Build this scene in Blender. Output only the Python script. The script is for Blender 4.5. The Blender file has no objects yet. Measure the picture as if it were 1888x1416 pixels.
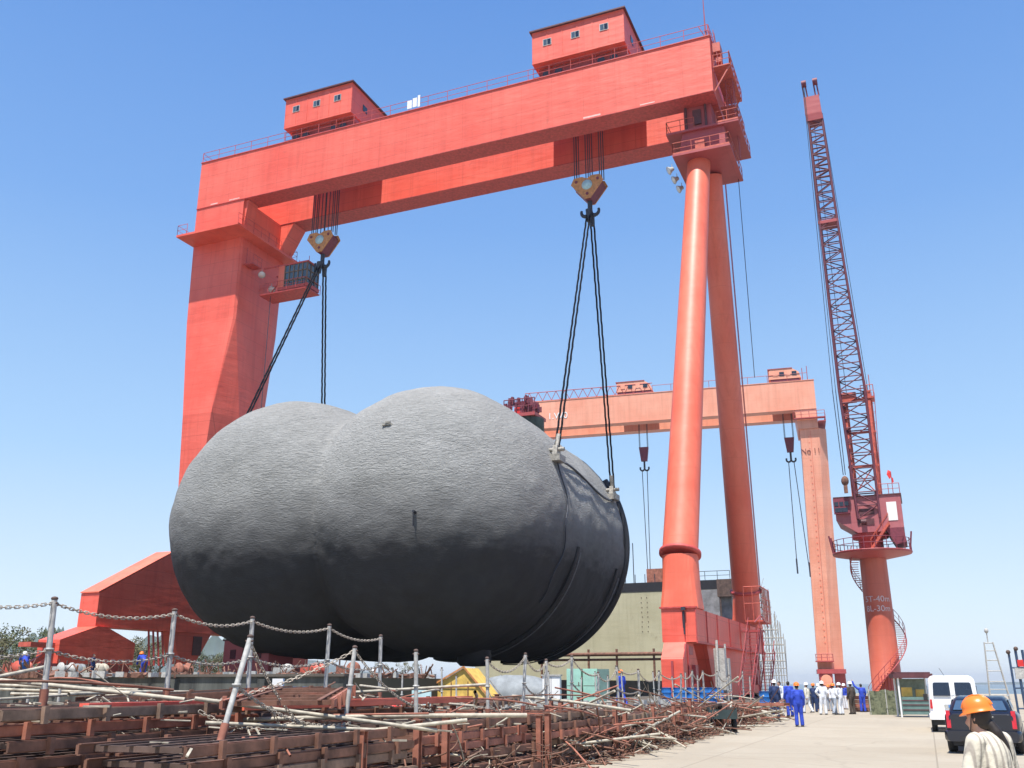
import bpy, math, random
from mathutils import Vector as V, Matrix
R = math.radians
random.seed(7)
sc = bpy.context.scene
col = sc.collection

# ------------------------------------------------------------------ camera
CAM_Z = 1.7
PITCH, YAW, FPX = 17.56, 22.7, 1745.0          # degrees, degrees, focal length in photo pixels
cam = bpy.data.cameras.new('camera'); camo = bpy.data.objects.new('camera', cam); col.objects.link(camo)
camo.location = (0, 0, CAM_Z); camo.rotation_euler = (R(90 + PITCH), 0, R(YAW))
cam.sensor_fit = 'HORIZONTAL'; cam.sensor_width = 36.0; cam.lens = 36.0 * FPX / 1888.0
cam.clip_start = 0.1; cam.clip_end = 30000
sc.camera = camo

# ------------------------------------------------------------------ sky and sun
SUN_EL, SUN_AZ = 68.0, 177.5                   # azimuth clockwise from +Y
w = bpy.data.worlds.new('World'); sc.world = w; w.use_nodes = True
nt = w.node_tree; bg = nt.nodes['Background']
sky = nt.nodes.new('ShaderNodeTexSky'); sky.sky_type = 'NISHITA'; sky.sun_disc = False
sky.sun_elevation = R(SUN_EL); sky.sun_rotation = R(SUN_AZ)
sky.altitude = 0; sky.air_density = 1.0; sky.dust_density = 0.35; sky.ozone_density = 2.5
tcw = nt.nodes.new('ShaderNodeTexCoord'); sxw = nt.nodes.new('ShaderNodeSeparateXYZ'); nt.links.new(tcw.outputs['Generated'], sxw.inputs[0])
grd = nt.nodes.new('ShaderNodeValToRGB'); nt.links.new(sxw.outputs['Z'], grd.inputs[0])       # clear-sky colour by elevation
gs = [(0.0, (5.9, 6.6, 7.3)), (.08, (4.9, 6.0, 7.2)), (.22, (3.0, 4.7, 6.9)), (.45, (1.5, 3.05, 6.1)), (.66, (.85, 2.15, 5.3)), (1.0, (.45, 1.3, 3.9))]
while len(grd.color_ramp.elements) < len(gs): grd.color_ramp.elements.new(.5)
for e_, (p_, c_) in zip(grd.color_ramp.elements, gs): e_.position = p_; e_.color = (*c_, 1)
mxw = nt.nodes.new('ShaderNodeMix'); mxw.data_type = 'RGBA'; mxw.inputs[0].default_value = .85
nt.links.new(sky.outputs[0], mxw.inputs[6]); nt.links.new(grd.outputs[0], mxw.inputs[7]); nt.links.new(mxw.outputs[2], bg.inputs[0]); bg.inputs[1].default_value = 0.10
sl = bpy.data.lights.new('sun', 'SUN'); sl.energy = 5.0; sl.angle = R(0.5); sl.color = (1, .955, .89)
so = bpy.data.objects.new('sun', sl); col.objects.link(so)
sd = V((math.sin(R(SUN_AZ)) * math.cos(R(SUN_EL)), math.cos(R(SUN_AZ)) * math.cos(R(SUN_EL)), math.sin(R(SUN_EL))))
so.rotation_euler = sd.to_track_quat('Z', 'Y').to_euler(); so.location = (0, -20, 60)
sc.view_settings.view_transform = 'Standard'; sc.view_settings.look = 'None'
sc.view_settings.exposure = 0.62; sc.view_settings.gamma = 1.0; sc.view_settings.use_curve_mapping = False

# ------------------------------------------------------------------ measuring helpers (photo pixel -> point)
_P, _Y = R(PITCH), R(YAW)
_fw = V((-math.sin(_Y) * math.cos(_P), math.cos(_Y) * math.cos(_P), math.sin(_P)))
_rt = V((math.cos(_Y), math.sin(_Y), 0)); _up = _rt.cross(_fw)
def ray(x, y): return _fw * FPX + _rt * (x - 944) - _up * (y - 708)
def at_z(x, y, z=0.0):
    d = ray(x, y); return V((0, 0, CAM_Z)) + d * ((z - CAM_Z) / d.z)
def at_d(x, y, dist):
    d = ray(x, y); return V((0, 0, CAM_Z)) + d * (dist / math.hypot(d.x, d.y))
def at_x(x, y, X):
    d = ray(x, y); return V((0, 0, CAM_Z)) + d * (X / d.x)
def at_y(x, y, Y):
    d = ray(x, y); return V((0, 0, CAM_Z)) + d * (Y / d.y)
def face_cam(p): return math.atan2(-p.y, -p.x)     # heading from p to the camera

# ------------------------------------------------------------------ mesh builder
class MB:
    def __init__(s): s.v = []; s.f = []; s.sm = []
    def add(s, vs, fs, smooth=False):
        n = len(s.v); s.v += [tuple(a) for a in vs]; s.f += [tuple(i + n for i in f) for f in fs]; s.sm += [smooth] * len(fs)
        return s
    def box(s, c, d, rz=0.0, m=None):
        x, y, z = d[0] / 2, d[1] / 2, d[2] / 2
        vs = [V((a * x, b * y, e * z)) for a in (-1, 1) for b in (-1, 1) for e in (-1, 1)]
        M = Matrix.Rotation(rz, 3, 'Z') if m is None else m
        c = V(c); vs = [M @ q + c for q in vs]
        return s.add(vs, [(0, 1, 3, 2), (4, 6, 7, 5), (0, 4, 5, 1), (2, 3, 7, 6), (0, 2, 6, 4), (1, 5, 7, 3)])
    def mm(s, a, b):                      # box from min corner to max corner
        return s.box([(a[i] + b[i]) / 2 for i in range(3)], [abs(b[i] - a[i]) for i in range(3)])
    def bar(s, p, q, w=0.1, h=None, up=(0, 0, 1)):
        p, q = V(p), V(q); d = q - p; L = d.length
        if L < 1e-6: return s
        d.normalize(); u = V(up)
        if abs(d.dot(u)) > .98: u = V((1, 0, 0))
        a = d.cross(u).normalized(); b = a.cross(d); h = w if h is None else h
        M = Matrix((a, d, b)).transposed()
        return s.box((p + q) / 2, (w, L, h), m=M)
    def tube(s, p, q, r, r2=None, n=8, cap=True, smooth=True):
        p, q = V(p), V(q); d = (q - p); r2 = r if r2 is None else r2
        if d.length < 1e-6: return s
        d.normalize(); u = V((0, 0, 1)) if abs(d.z) < .95 else V((1, 0, 0))
        a = d.cross(u).normalized(); b = a.cross(d); vs = []
        for c, rr in ((p, r), (q, r2)):
            for k in range(n):
                t = 2 * math.pi * k / n; vs.append(c + a * (math.cos(t) * rr) + b * (math.sin(t) * rr))
        s.add(vs, [(k, (k + 1) % n, n + (k + 1) % n, n + k) for k in range(n)], smooth)
        if cap: s.add(vs, [tuple(range(n - 1, -1, -1)), tuple(range(n, 2 * n))])
        return s
    def path(s, pts, r, n=6):
        for a, b in zip(pts[:-1], pts[1:]): s.tube(a, b, r, n=n, cap=False)
        return s
    def prism(s, poly, ext):              # planar polygon (3D points) pushed along a vector
        poly = [V(p) for p in poly]; e = V(ext); n = len(poly)
        vs = poly + [p + e for p in poly]
        return s.add(vs, [tuple(range(n)), tuple(range(2 * n - 1, n - 1, -1))] + [(k, k + n, (k + 1) % n + n, (k + 1) % n) for k in range(n)])
    def loft(s, rings, cap=True, smooth=False):
        n = len(rings[0]); vs = [p for r in rings for p in r]; fs = []
        for i in range(len(rings) - 1):
            for k in range(n):
                fs.append((i * n + k, i * n + (k + 1) % n, (i + 1) * n + (k + 1) % n, (i + 1) * n + k))
        s.add(vs, fs, smooth)
        if cap: s.add(vs, [tuple(range(n - 1, -1, -1)), tuple(range((len(rings) - 1) * n, len(rings) * n))])
        return s
    def lathe(s, prof, c=(0, 0, 0), n=20, smooth=True, axis=None):
        c = V(c); M = Matrix.Identity(3) if axis is None else V(axis).normalized().to_track_quat('Z', 'Y').to_matrix()
        rings = [[c + M @ V((r * math.cos(2 * math.pi * k / n), r * math.sin(2 * math.pi * k / n), z)) for k in range(n)] for r, z in prof]
        return s.loft(rings, True, smooth)
    def ell(s, c, d, n=14, m=8, M=None):
        c = V(c); M = M or Matrix.Identity(3); rings = []
        for i in range(m + 1):
            t = -math.pi / 2 + math.pi * i / m; rr = max(math.cos(t), 1e-3)
            rings.append([c + M @ V((d[0] * rr * math.cos(2 * math.pi * k / n), d[1] * rr * math.sin(2 * math.pi * k / n), d[2] * math.sin(t))) for k in range(n)])
        return s.loft(rings, True, True)
    def build(s, name, mat, parent=None, world=True, label=None):
        me = bpy.data.meshes.new(name)
        off = V((0, 0, 0))
        if parent is not None and world:
            p = parent
            while p: off += p.location; p = p.parent
        me.from_pydata([tuple(V(a) - off) for a in s.v], [], s.f)
        me.polygons.foreach_set('use_smooth', s.sm)
        if mat: me.materials.append(mat)
        me.update()
        o = bpy.data.objects.new(name, me); col.objects.link(o)
        if parent is not None: o.parent = parent
        if label: o['label'] = label
        return o

def tag(o, label=None, cat=None, group=None, kind=None):
    if label: o['label'] = label
    if cat: o['category'] = cat
    if group: o['group'] = group
    if kind: o['kind'] = kind
    return o
def thing(name, label, cat, loc=(0, 0, 0), rz=0.0, group=None):
    o = bpy.data.objects.new(name, None); col.objects.link(o); o.empty_display_size = .3
    o.location = loc; o.rotation_euler.z = rz
    return tag(o, label, cat, group)
def copy_tree(o, parent=None):
    c = o.copy(); col.objects.link(c); c.parent = parent
    for ch in list(o.children): copy_tree(ch, c)
    return c
def dup(src, loc, rz=0.0, label=None, group=None, scale=None):
    c = copy_tree(src); c.location = loc; c.rotation_euler = (0, 0, rz)
    if label: c['label'] = label
    if group: c['group'] = group
    if scale: c.scale = (scale,) * 3
    return c
def baked(mb, mods, name, mat):                     # run modifiers once and keep the plain mesh
    o = mb.build(name, mat)
    for kind, kw in mods:
        m = o.modifiers.new('m', kind)
        for k, val in kw.items(): setattr(m, k, val)
    dg = bpy.context.evaluated_depsgraph_get(); dg.update()
    me = bpy.data.meshes.new_from_object(o.evaluated_get(dg)); me.name = name
    bpy.data.objects.remove(o)
    if mat and not me.materials: me.materials.append(mat)
    for p in me.polygons: p.use_smooth = True
    return me
def obj(name, me, parent=None, loc=(0, 0, 0), rz=0.0):
    o = bpy.data.objects.new(name, me); col.objects.link(o); o.location = loc; o.rotation_euler.z = rz
    if parent is not None: o.parent = parent
    return o
def text_mesh(body, size, mat, depth=.01):
    cu = bpy.data.curves.new('lettering', 'FONT'); cu.body = body; cu.size = size; cu.extrude = depth
    cu.align_x = 'CENTER'; cu.align_y = 'CENTER'
    o = bpy.data.objects.new('lettering', cu); col.objects.link(o)
    dg = bpy.context.evaluated_depsgraph_get(); dg.update()
    me = bpy.data.meshes.new_from_object(o.evaluated_get(dg)); bpy.data.objects.remove(o)
    me.materials.clear(); me.materials.append(mat)
    return me

# ------------------------------------------------------------------ materials
def N(nt, t, **kw):
    n = nt.nodes.new(t)
    for k, v_ in kw.items():
        if hasattr(n, k): setattr(n, k, v_)
        else: n.inputs[k.replace('_', ' ')].default_value = v_
    return n
def ramp(nt, src, stops):
    r = nt.nodes.new('ShaderNodeValToRGB'); e = r.color_ramp.elements
    while len(e) < len(stops): e.new(.5)
    for i, (p, c) in enumerate(stops):
        e[i].position = p; e[i].color = (c if len(c) == 4 else (*c, 1)) if hasattr(c, '__len__') else (c, c, c, 1)
    nt.links.new(src, r.inputs[0]); return r
def mix(nt, fac, a, b, blend='MIX'):
    m = nt.nodes.new('ShaderNodeMix'); m.data_type = 'RGBA'; m.blend_type = blend
    for i, x in ((0, fac), (6, a), (7, b)):
        if hasattr(x, 'links') or hasattr(x, 'is_linked'): nt.links.new(x, m.inputs[i])
        elif isinstance(x, (int, float)): m.inputs[i].default_value = x
        else: m.inputs[i].default_value = (*x, 1) if len(x) == 3 else x
    return m.outputs[2]
def base_mat(name):
    m = bpy.data.materials.new(name); m.use_nodes = True; nt = m.node_tree
    return m, nt, nt.nodes['Principled BSDF']
def coords(nt, scale=(1, 1, 1)):
    tc = nt.nodes.new('ShaderNodeTexCoord'); mp = nt.nodes.new('ShaderNodeMapping'); mp.inputs['Scale'].default_value = scale
    nt.links.new(tc.outputs['Object'], mp.inputs[0]); return mp.outputs[0]
def noise(nt, co, scale, detail=4, rough=.6, dist=0.0):
    n = N(nt, 'ShaderNodeTexNoise'); n.inputs['Scale'].default_value = scale; n.inputs['Detail'].default_value = detail
    n.inputs['Roughness'].default_value = rough; n.inputs['Distortion'].default_value = dist
    nt.links.new(co, n.inputs['Vector']); return n.outputs['Fac']
def bump(nt, h, strength, dist, b):
    bp = nt.nodes.new('ShaderNodeBump'); bp.inputs['Strength'].default_value = strength; bp.inputs['Distance'].default_value = dist
    nt.links.new(h, bp.inputs['Height']); nt.links.new(bp.outputs[0], b.inputs['Normal']); return bp
def plain(name, c, rough=.6, var=.25, scale=4.0, metal=0.0, bumpd=0.0, spec=.5):
    m, nt, b = base_mat(name); co = coords(nt)
    f = noise(nt, co, scale, 5)
    hi = tuple(min(1, x * (1 + var)) for x in c); lo = tuple(x * (1 - var) for x in c)
    r = ramp(nt, f, [(.3, lo), (.7, hi)]); nt.links.new(r.outputs[0], b.inputs['Base Color'])
    b.inputs['Roughness'].default_value = rough; b.inputs['Metallic'].default_value = metal
    b.inputs['Specular IOR Level'].default_value = spec
    if bumpd: bump(nt, f, .6, bumpd, b)
    return m
def painted(name, c, fade, rust=.35, plate=(3.0, 1.35), rough=.5, seam=.35, wavy=.006):
    """Painted steel plate: faded and streaky colour, weld seams, a little rust."""
    m, nt, b = base_mat(name); co = coords(nt)
    big = noise(nt, co, .18, 5, .6); fine = noise(nt, co, 2.5, 6, .65)
    st = noise(nt, coords(nt, (1.6, 1.6, .10)), 1.0, 5, .6, .4)
    c1 = mix(nt, ramp(nt, big, [(.35, 0), (.7, 1)]).outputs[0], c, fade)
    c2 = mix(nt, ramp(nt, st, [(.46, 0), (.80, .55)]).outputs[0], c1, tuple(x * .72 for x in c))
    c3 = mix(nt, ramp(nt, fine, [(.60, 0), (.78, .25)]).outputs[0], c2, tuple(min(1, x * 1.25 + .03) for x in c))
    rs = noise(nt, coords(nt, (1, 1, .45)), 1.1, 8, .78)
    c4 = mix(nt, ramp(nt, rs, [(.62, 0), (.72, rust)]).outputs[0], c3, (.10, .035, .02))
    # horizontal plate seams by height, vertical ones by the long axis
    sx = nt.nodes.new('ShaderNodeSeparateXYZ'); nt.links.new(co, sx.inputs[0])
    def seams(out, period, width):
        a = N(nt, 'ShaderNodeMath', operation='ADD'); nt.links.new(out, a.inputs[0]); a.inputs[1].default_value = 500.37
        d = N(nt, 'ShaderNodeMath', operation='DIVIDE'); nt.links.new(a.outputs[0], d.inputs[0]); d.inputs[1].default_value = period
        fr = N(nt, 'ShaderNodeMath', operation='FRACT'); nt.links.new(d.outputs[0], fr.inputs[0])
        l = N(nt, 'ShaderNodeMath', operation='LESS_THAN'); nt.links.new(fr.outputs[0], l.inputs[0]); l.inputs[1].default_value = width / period
        return l.outputs[0]
    mx = N(nt, 'ShaderNodeMath', operation='MAXIMUM')
    nt.links.new(seams(sx.outputs['Z'], plate[1], .035), mx.inputs[0]); nt.links.new(seams(sx.outputs['X'], plate[0], .03), mx.inputs[1])
    ml = N(nt, 'ShaderNodeMath', operation='MULTIPLY'); nt.links.new(mx.outputs[0], ml.inputs[0]); ml.inputs[1].default_value = seam
    c5 = mix(nt, ml.outputs[0], c4, tuple(x * .6 for x in c))
    nt.links.new(c5, b.inputs['Base Color']); b.inputs['Roughness'].default_value = rough
    wv = noise(nt, coords(nt, (.45, .45, 1.6)), 1.0, 3, .5)
    bump(nt, wv, .8, wavy * 4, b)
    return m

M = {}
M['red'] = painted('gantry_red_paint', (.72, .095, .058), (.80, .15, .10), seam=.55, wavy=.012)
M['red_rail'] = plain('railing_red_paint', (.50, .07, .06), .55)
M['salmon'] = painted('faded_salmon_paint', (.76, .29, .18), (.84, .40, .27), rust=.2)
M['orange'] = painted('orange_column_paint', (.74, .13, .07), (.80, .20, .12), rust=.2, plate=(400, 2.4), seam=.25)
M['jib'] = painted('jib_crane_red_paint', (.36, .055, .06), (.44, .09, .085), rust=.3)
M['boom'] = plain('boom_maroon_paint', (.13, .028, .045), .6)
M['jiblight'] = plain('jib_crane_orange_paint', (.50, .095, .06), .5)
M['jibdark'] = plain('jib_crane_dark_paint', (.18, .03, .05), .6)
M['roof_dark'] = plain('dark_roof_sheet', (.10, .03, .035), .6)
M['glass'] = plain('window_glass', (.06, .09, .12), .08, .3, 2, spec=.8)
M['glass_dark'] = plain('dark_tinted_glass', (.015, .02, .035), .06, .2, 2, spec=.8)
M['white'] = plain('white_paint', (.78, .78, .76), .4, .06)
M['white_mark'] = plain('pale_lettering_paint', (.62, .50, .50), .6, .1)
M['dark_mark'] = plain('dark_red_lettering_paint', (.16, .03, .02), .6, .1)
M['steel_dark'] = plain('dark_wire_rope', (.03, .035, .05), .5, .4, 12)
M['rope'] = plain('greased_sling_rope', (.008, .009, .014), .9, .4, 12, spec=.1)
M['yellow_steel'] = plain('hook_block_ochre_paint', (.52, .22, .07), .5, .3)
M['grey_steel'] = plain('galvanised_steel', (.42, .41, .38), .5, .3, 10, bumpd=.002)
M['rust'] = plain('rusty_brown_steel', (.17, .080, .052), .8, .55, 3, bumpd=.006)
M['rust2'] = plain('red_oxide_steel', (.30, .115, .075), .8, .45, 3, bumpd=.006)
M['rust3'] = plain('dark_weathered_steel', (.095, .06, .048), .8, .5, 3, bumpd=.006)
M['palepipe'] = plain('pale_dusty_pipe', (.40, .36, .28), .7, .4, 6)
M['chain'] = plain('chain_steel', (.42, .37, .30), .6, .5, 14)
M['black'] = plain('black_rubber', (.02, .02, .022), .7, .3)
M['blue'] = plain('royal_blue_coverall', (.02, .055, .42), .8, .25, 8)
M['navy'] = plain('navy_coverall', (.012, .03, .10), .8, .25, 8)
M['whitecloth'] = plain('white_work_shirt', (.66, .68, .72), .85, .12, 8)
M['greytr'] = plain('blue_grey_trousers', (.30, .34, .40), .85, .15, 8)
M['cream'] = plain('cream_shirt', (.60, .57, .48), .85, .15, 8)
M['brown'] = plain('olive_brown_coverall', (.06, .045, .035), .85, .2, 8)
M['skin'] = plain('skin', (.52, .29, .20), .55, .12, 12)
M['hair'] = plain('dark_hair', (.018, .012, .010), .6, .3, 20)
M['orange_hat'] = plain('orange_helmet_plastic', (.85, .20, .025), .35, .05, 3)
M['white_hat'] = plain('white_helmet_plastic', (.78, .78, .78), .35, .05)
M['boot'] = plain('dark_boot_leather', (.03, .025, .02), .6)
M['barrel'] = plain('blue_drum_paint', (.02, .14, .42), .4, .3)
M['mint'] = plain('pale_green_locker_paint', (.32, .56, .45), .5, .15, 2)
M['mintdark'] = plain('grey_green_locker_side', (.12, .20, .18), .6, .15)
M['paleblue'] = plain('pale_blue_cabinet_paint', (.42, .60, .62), .5, .15)
M['yellow'] = plain('yellow_canvas', (.66, .44, .10), .7, .25, 3)
M['redplastic'] = plain('bright_red_paint', (.62, .03, .025), .4, .15)
M['hull'] = painted('olive_hull_primer', (.42, .39, .25), (.50, .47, .32), rust=.5, plate=(6, 2.5), seam=.25)
M['hullgrey'] = plain('weathered_grey_primer', (.22, .22, .23), .7, .4, 1.2)
M['tarp'] = plain('grey_tarpaulin', (.22, .24, .25), .75, .25, 2, bumpd=.05)

def tank_material():
    m, nt, b = base_mat('tank_sprayed_grey_coating')
    co = coords(nt); big = noise(nt, co, .12, 5, .55, .5); mid = noise(nt, co, .8, 6, .65)
    patch = N(nt, 'ShaderNodeTexVoronoi'); patch.inputs['Scale'].default_value = .16; nt.links.new(co, patch.inputs['Vector'])
    bw = nt.nodes.new('ShaderNodeSeparateColor'); nt.links.new(patch.outputs['Color'], bw.inputs[0])
    c1 = mix(nt, ramp(nt, big, [(.3, 0), (.7, 1)]).outputs[0], (.25, .251, .24), (.34, .341, .33))
    c2 = mix(nt, ramp(nt, mid, [(.45, 0), (.8, .35)]).outputs[0], c1, (.42, .422, .41))
    c3 = mix(nt, ramp(nt, bw.outputs[0], [(0, 0), (1, .22)]).outputs[0], c2, (.17, .175, .17))
    # lower half: much darker and smoother than above, with a ragged edge
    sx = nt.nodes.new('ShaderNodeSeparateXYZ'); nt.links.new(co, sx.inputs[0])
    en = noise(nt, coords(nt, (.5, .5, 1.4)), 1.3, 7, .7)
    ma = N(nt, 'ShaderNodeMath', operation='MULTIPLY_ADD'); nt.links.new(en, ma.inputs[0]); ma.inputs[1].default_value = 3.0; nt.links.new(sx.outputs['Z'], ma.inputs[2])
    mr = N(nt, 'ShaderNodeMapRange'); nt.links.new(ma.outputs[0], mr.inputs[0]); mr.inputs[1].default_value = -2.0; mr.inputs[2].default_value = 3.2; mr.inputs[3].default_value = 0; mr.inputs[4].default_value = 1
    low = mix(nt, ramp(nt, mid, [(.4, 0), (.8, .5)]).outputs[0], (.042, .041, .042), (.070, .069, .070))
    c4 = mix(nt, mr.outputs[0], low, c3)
    nt.links.new(c4, b.inputs['Base Color']); b.inputs['Roughness'].default_value = .8
    b.inputs['Specular IOR Level'].default_value = .2
    wr = noise(nt, coords(nt, (.6, .6, 2.0)), 3.6, 7, .62, 1.0)       # sprayed, sagging ripples
    fg = noise(nt, co, 9, 4, .6)
    ad = N(nt, 'ShaderNodeMath', operation='MULTIPLY_ADD'); nt.links.new(fg, ad.inputs[0]); ad.inputs[1].default_value = .15; nt.links.new(wr, ad.inputs[2])
    bp = bump(nt, ad.outputs[0], 1.0, .25, b)
    ms = N(nt, 'ShaderNodeMath', operation='MULTIPLY_ADD'); nt.links.new(mr.outputs[0], ms.inputs[0]); ms.inputs[1].default_value = .8; ms.inputs[2].default_value = .2; nt.links.new(ms.outputs[0], bp.inputs['Strength'])
    return m
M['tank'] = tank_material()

def concrete(name, a, c, scale=.3, cracks=True):
    m, nt, b = base_mat(name); co = coords(nt)
    n1 = noise(nt, co, scale, 8, .65); n2 = noise(nt, co, 6, 6, .7); n3 = noise(nt, coords(nt, (.9, .15, 1)), .25, 6, .6, .8)
    c1 = mix(nt, ramp(nt, n1, [(.3, 0), (.7, 1)]).outputs[0], a, c)
    c2 = mix(nt, ramp(nt, n3, [(.55, 0), (.8, .45)]).outputs[0], c1, tuple(x * .62 for x in a))
    c3 = mix(nt, ramp(nt, n2, [(.45, 0), (.75, .22)]).outputs[0], c2, tuple(x * .6 for x in a))
    oil = noise(nt, co, .55, 7, .7, 1.0); c3 = mix(nt, ramp(nt, oil, [(.60, 0), (.72, .38)]).outputs[0], c3, tuple(x * .45 for x in a))
    vc = N(nt, 'ShaderNodeTexVoronoi', feature='DISTANCE_TO_EDGE'); vc.inputs['Scale'].default_value = .22
    wob = nt.nodes.new('ShaderNodeMix'); wob.data_type = 'RGBA'; wob.inputs[0].default_value = .35; nt.links.new(co, wob.inputs[6]); nw = N(nt, 'ShaderNodeTexNoise'); nw.inputs['Scale'].default_value = .8; nt.links.new(co, nw.inputs['Vector']); nt.links.new(nw.outputs['Color'], wob.inputs[7]); nt.links.new(wob.outputs[2], vc.inputs['Vector'])
    c3 = mix(nt, ramp(nt, vc.outputs['Distance'], [(.0, .22), (.008, 0)]).outputs[0], c3, tuple(x * .4 for x in a))
    if cracks:
        br = N(nt, 'ShaderNodeTexBrick'); br.offset = 0.0; br.inputs['Scale'].default_value = 1.0
        br.inputs['Brick Width'].default_value = 5.0; br.inputs['Row Height'].default_value = 5.0; br.inputs['Mortar Size'].default_value = .02
        br.inputs['Color1'].default_value = (0, 0, 0, 1); br.inputs['Color2'].default_value = (.25, .25, .25, 1); br.inputs['Mortar'].default_value = (1, 1, 1, 1)
        nt.links.new(co, br.inputs['Vector'])
        c3 = mix(nt, br.outputs['Color'], c3, tuple(x * .72 for x in a))
    nt.links.new(c3, b.inputs['Base Color']); b.inputs['Roughness'].default_value = .9
    bump(nt, n2, .4, .02, b)
    return m
M['concrete'] = concrete('road_concrete', (.345, .295, .22), (.40, .35, .27))
M['slab'] = concrete('yard_concrete', (.085, .072, .058), (.13, .11, .09))
def stained_wall():
    m, nt, b = base_mat('stained_wall_concrete')
    st = noise(nt, coords(nt, (1.3, 1.3, .12)), 1.0, 6, .7); n = noise(nt, coords(nt), .9, 6, .7)
    c = mix(nt, ramp(nt, st, [(.35, 0), (.7, 1)]).outputs[0], (.035, .037, .035), (.12, .125, .11))
    c = mix(nt, ramp(nt, n, [(.55, 0), (.8, .5)]).outputs[0], c, (.19, .18, .15))
    nt.links.new(c, b.inputs['Base Color']); b.inputs['Roughness'].default_value = .9; bump(nt, n, .5, .03, b)
    return m
M['wall'] = stained_wall()
M['land'] = plain('dry_scrub_ground', (.085, .075, .045), .95, .4, .08)
M['mount'] = plain('distant_hill_forest', (.035, .06, .035), 1, .3, .01)
def water_mat():
    m, nt, b = base_mat('sea_water'); co = coords(nt)
    b.inputs['Base Color'].default_value = (.13, .17, .19, 1); b.inputs['Roughness'].default_value = .45
    bump(nt, noise(nt, co, .4, 5, .6), .5, .3, b); return m
M['water'] = water_mat()
def leaf_mat(name, a, c):
    m, nt, b = base_mat(name); n = noise(nt, coords(nt), .9, 3)
    r = ramp(nt, n, [(.3, a), (.7, c)]); nt.links.new(r.outputs[0], b.inputs['Base Color']); b.inputs['Roughness'].default_value = .8
    return m
M['leaf'] = leaf_mat('scrub_foliage', (.035, .055, .015), (.11, .125, .045))
M['leaf2'] = leaf_mat('dry_scrub_foliage', (.08, .085, .03), (.17, .15, .07))
M['bark'] = plain('bark', (.08, .055, .035), .9)

exec_parts = []

# ================================================================== THE SETTING
def sheet(name, x0, x1, y0, y1, z, mat):
    return tag(MB().add([(x0, y0, z), (x1, y0, z), (x1, y1, z), (x0, y1, z)], [(0, 1, 2, 3)]).build(name, mat), kind='structure')
sheet('sea', -9000, 9000, -1500, 9500, -2.6, M['water'])
hz = MB().mm((-9100, -1600, -4.2), (9100, 9600, 72))
hm_ = bpy.data.materials.new('haze_air'); hm_.use_nodes = True; hn = hm_.node_tree; hn.nodes.remove(hn.nodes['Principled BSDF'])
pv = hn.nodes.new('ShaderNodeVolumePrincipled'); pv.inputs['Color'].default_value = (.88, .92, .97, 1); pv.inputs['Density'].default_value = 1.6e-4; pv.inputs['Anisotropy'].default_value = .2
hn.links.new(pv.outputs[0], hn.nodes['Material Output'].inputs['Volume'])
tag(hz.build('haze', hm_), kind='stuff', label='pale air haze over the shipyard')
road = tag(MB().mm((-260, -60, -3.2), (26, 190, 0)).build('concrete_quay', M['concrete']), kind='structure')
tag(MB().mm((-60, 41, .002), (-9.6, 150, .6)).build('raised_berth', M['slab']), kind='structure')
tag(MB().mm((-259, 38.4, .604), (-24.2, 149.9, 1.95)).build('left_quay_ground', M['land']), kind='structure')
land = MB()
gx = [-1500 + 60 * i for i in range(21)]; gy = [60 + 60 * j for j in range(24)]
vs = []
for X in gx:
    for Y in gy:
        h = 1.2 + (2.0 + 6.0 * (math.sin(X * .011) * math.cos(Y * .009) + .6)) * min(1, max(0, (-X - 330) / 200))
        vs.append((X, Y, h if X < -300 and Y > 60 else -2.8))
n = len(gy); fs = [(i * n + j, i * n + j + 1, (i + 1) * n + j + 1, (i + 1) * n + j) for i in range(len(gx) - 1) for j in range(n - 1)]
tag(land.add(vs, fs, True).build('scrub_land', M['land']), kind='structure')
def ridge(name, pts, depth, seed, mat=None):
    """far hills: a real ridge with depth; pts are (x, y, height) along its crest"""
    rnd = random.Random(seed); rows = []
    K = 6
    dense = []
    for a, b in zip(pts[:-1], pts[1:]):
        for k in range(8):
            t = k / 8; dense.append([a[i] + (b[i] - a[i]) * t for i in range(3)])
    dense.append(list(pts[-1])); vs = []
    for p in dense:
        d = V((p[0], p[1], 0)).normalized(); hh = p[2] * (1 + rnd.uniform(-.06, .06))
        for k in range(-K, K + 1):
            f = max(0, 1 - abs(k) / K) ** .8
            q = V((p[0], p[1], 0)) + d * (depth * k / K)
            vs.append((q.x, q.y, -3 + hh * f * (1 + rnd.uniform(-.08, .08))))
    n = 2 * K + 1
    fs = [(i * n + j, i * n + j + 1, (i + 1) * n + j + 1, (i + 1) * n + j) for i in range(len(dense) - 1) for j in range(n - 1)]
    return tag(MB().add(vs, fs, True).build(name, mat or M['mount']), kind='structure')
def crest(pxs, dist): return [(lambda p: (p.x, p.y, p.z + 3))(at_d(x, y, dist)) for x, y in pxs]
ridge('hills', crest([(-160, 1215), (-60, 1195), (20, 1185), (70, 1172), (97, 1153), (118, 1166), (150, 1186), (230, 1190), (300, 1172), (345, 1160), (400, 1172), (440, 1186), (520, 1200), (600, 1225), (700, 1240), (820, 1256)], 4200), 900, 3)
ridge('headland', crest([(1700, 1262), (1790, 1259), (1840, 1258), (1890, 1257), (1990, 1254), (2200, 1250), (2400, 1256)], 5200), 500, 5)

wallo = thing('retaining_wall', 'long dark water-stained concrete wall behind the rusty steel stacks on the left', 'wall', (-92, 38, 0))
MB().mm((-160, 37.9, .003), (-24.0, 38.4, 2.0)).build('wall_face', M['wall'], wallo)
MB().mm((-160.05, 37.78, 2.002), (-23.9, 38.6, 2.12)).build('coping', M['slab'], wallo)
for k in range(9):
    MB().mm((-70 + k * 5.2, 37.55, .004), (-69.6 + k * 5.2, 37.9, 1.9)).build('buttress', M['wall'], wallo)

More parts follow.
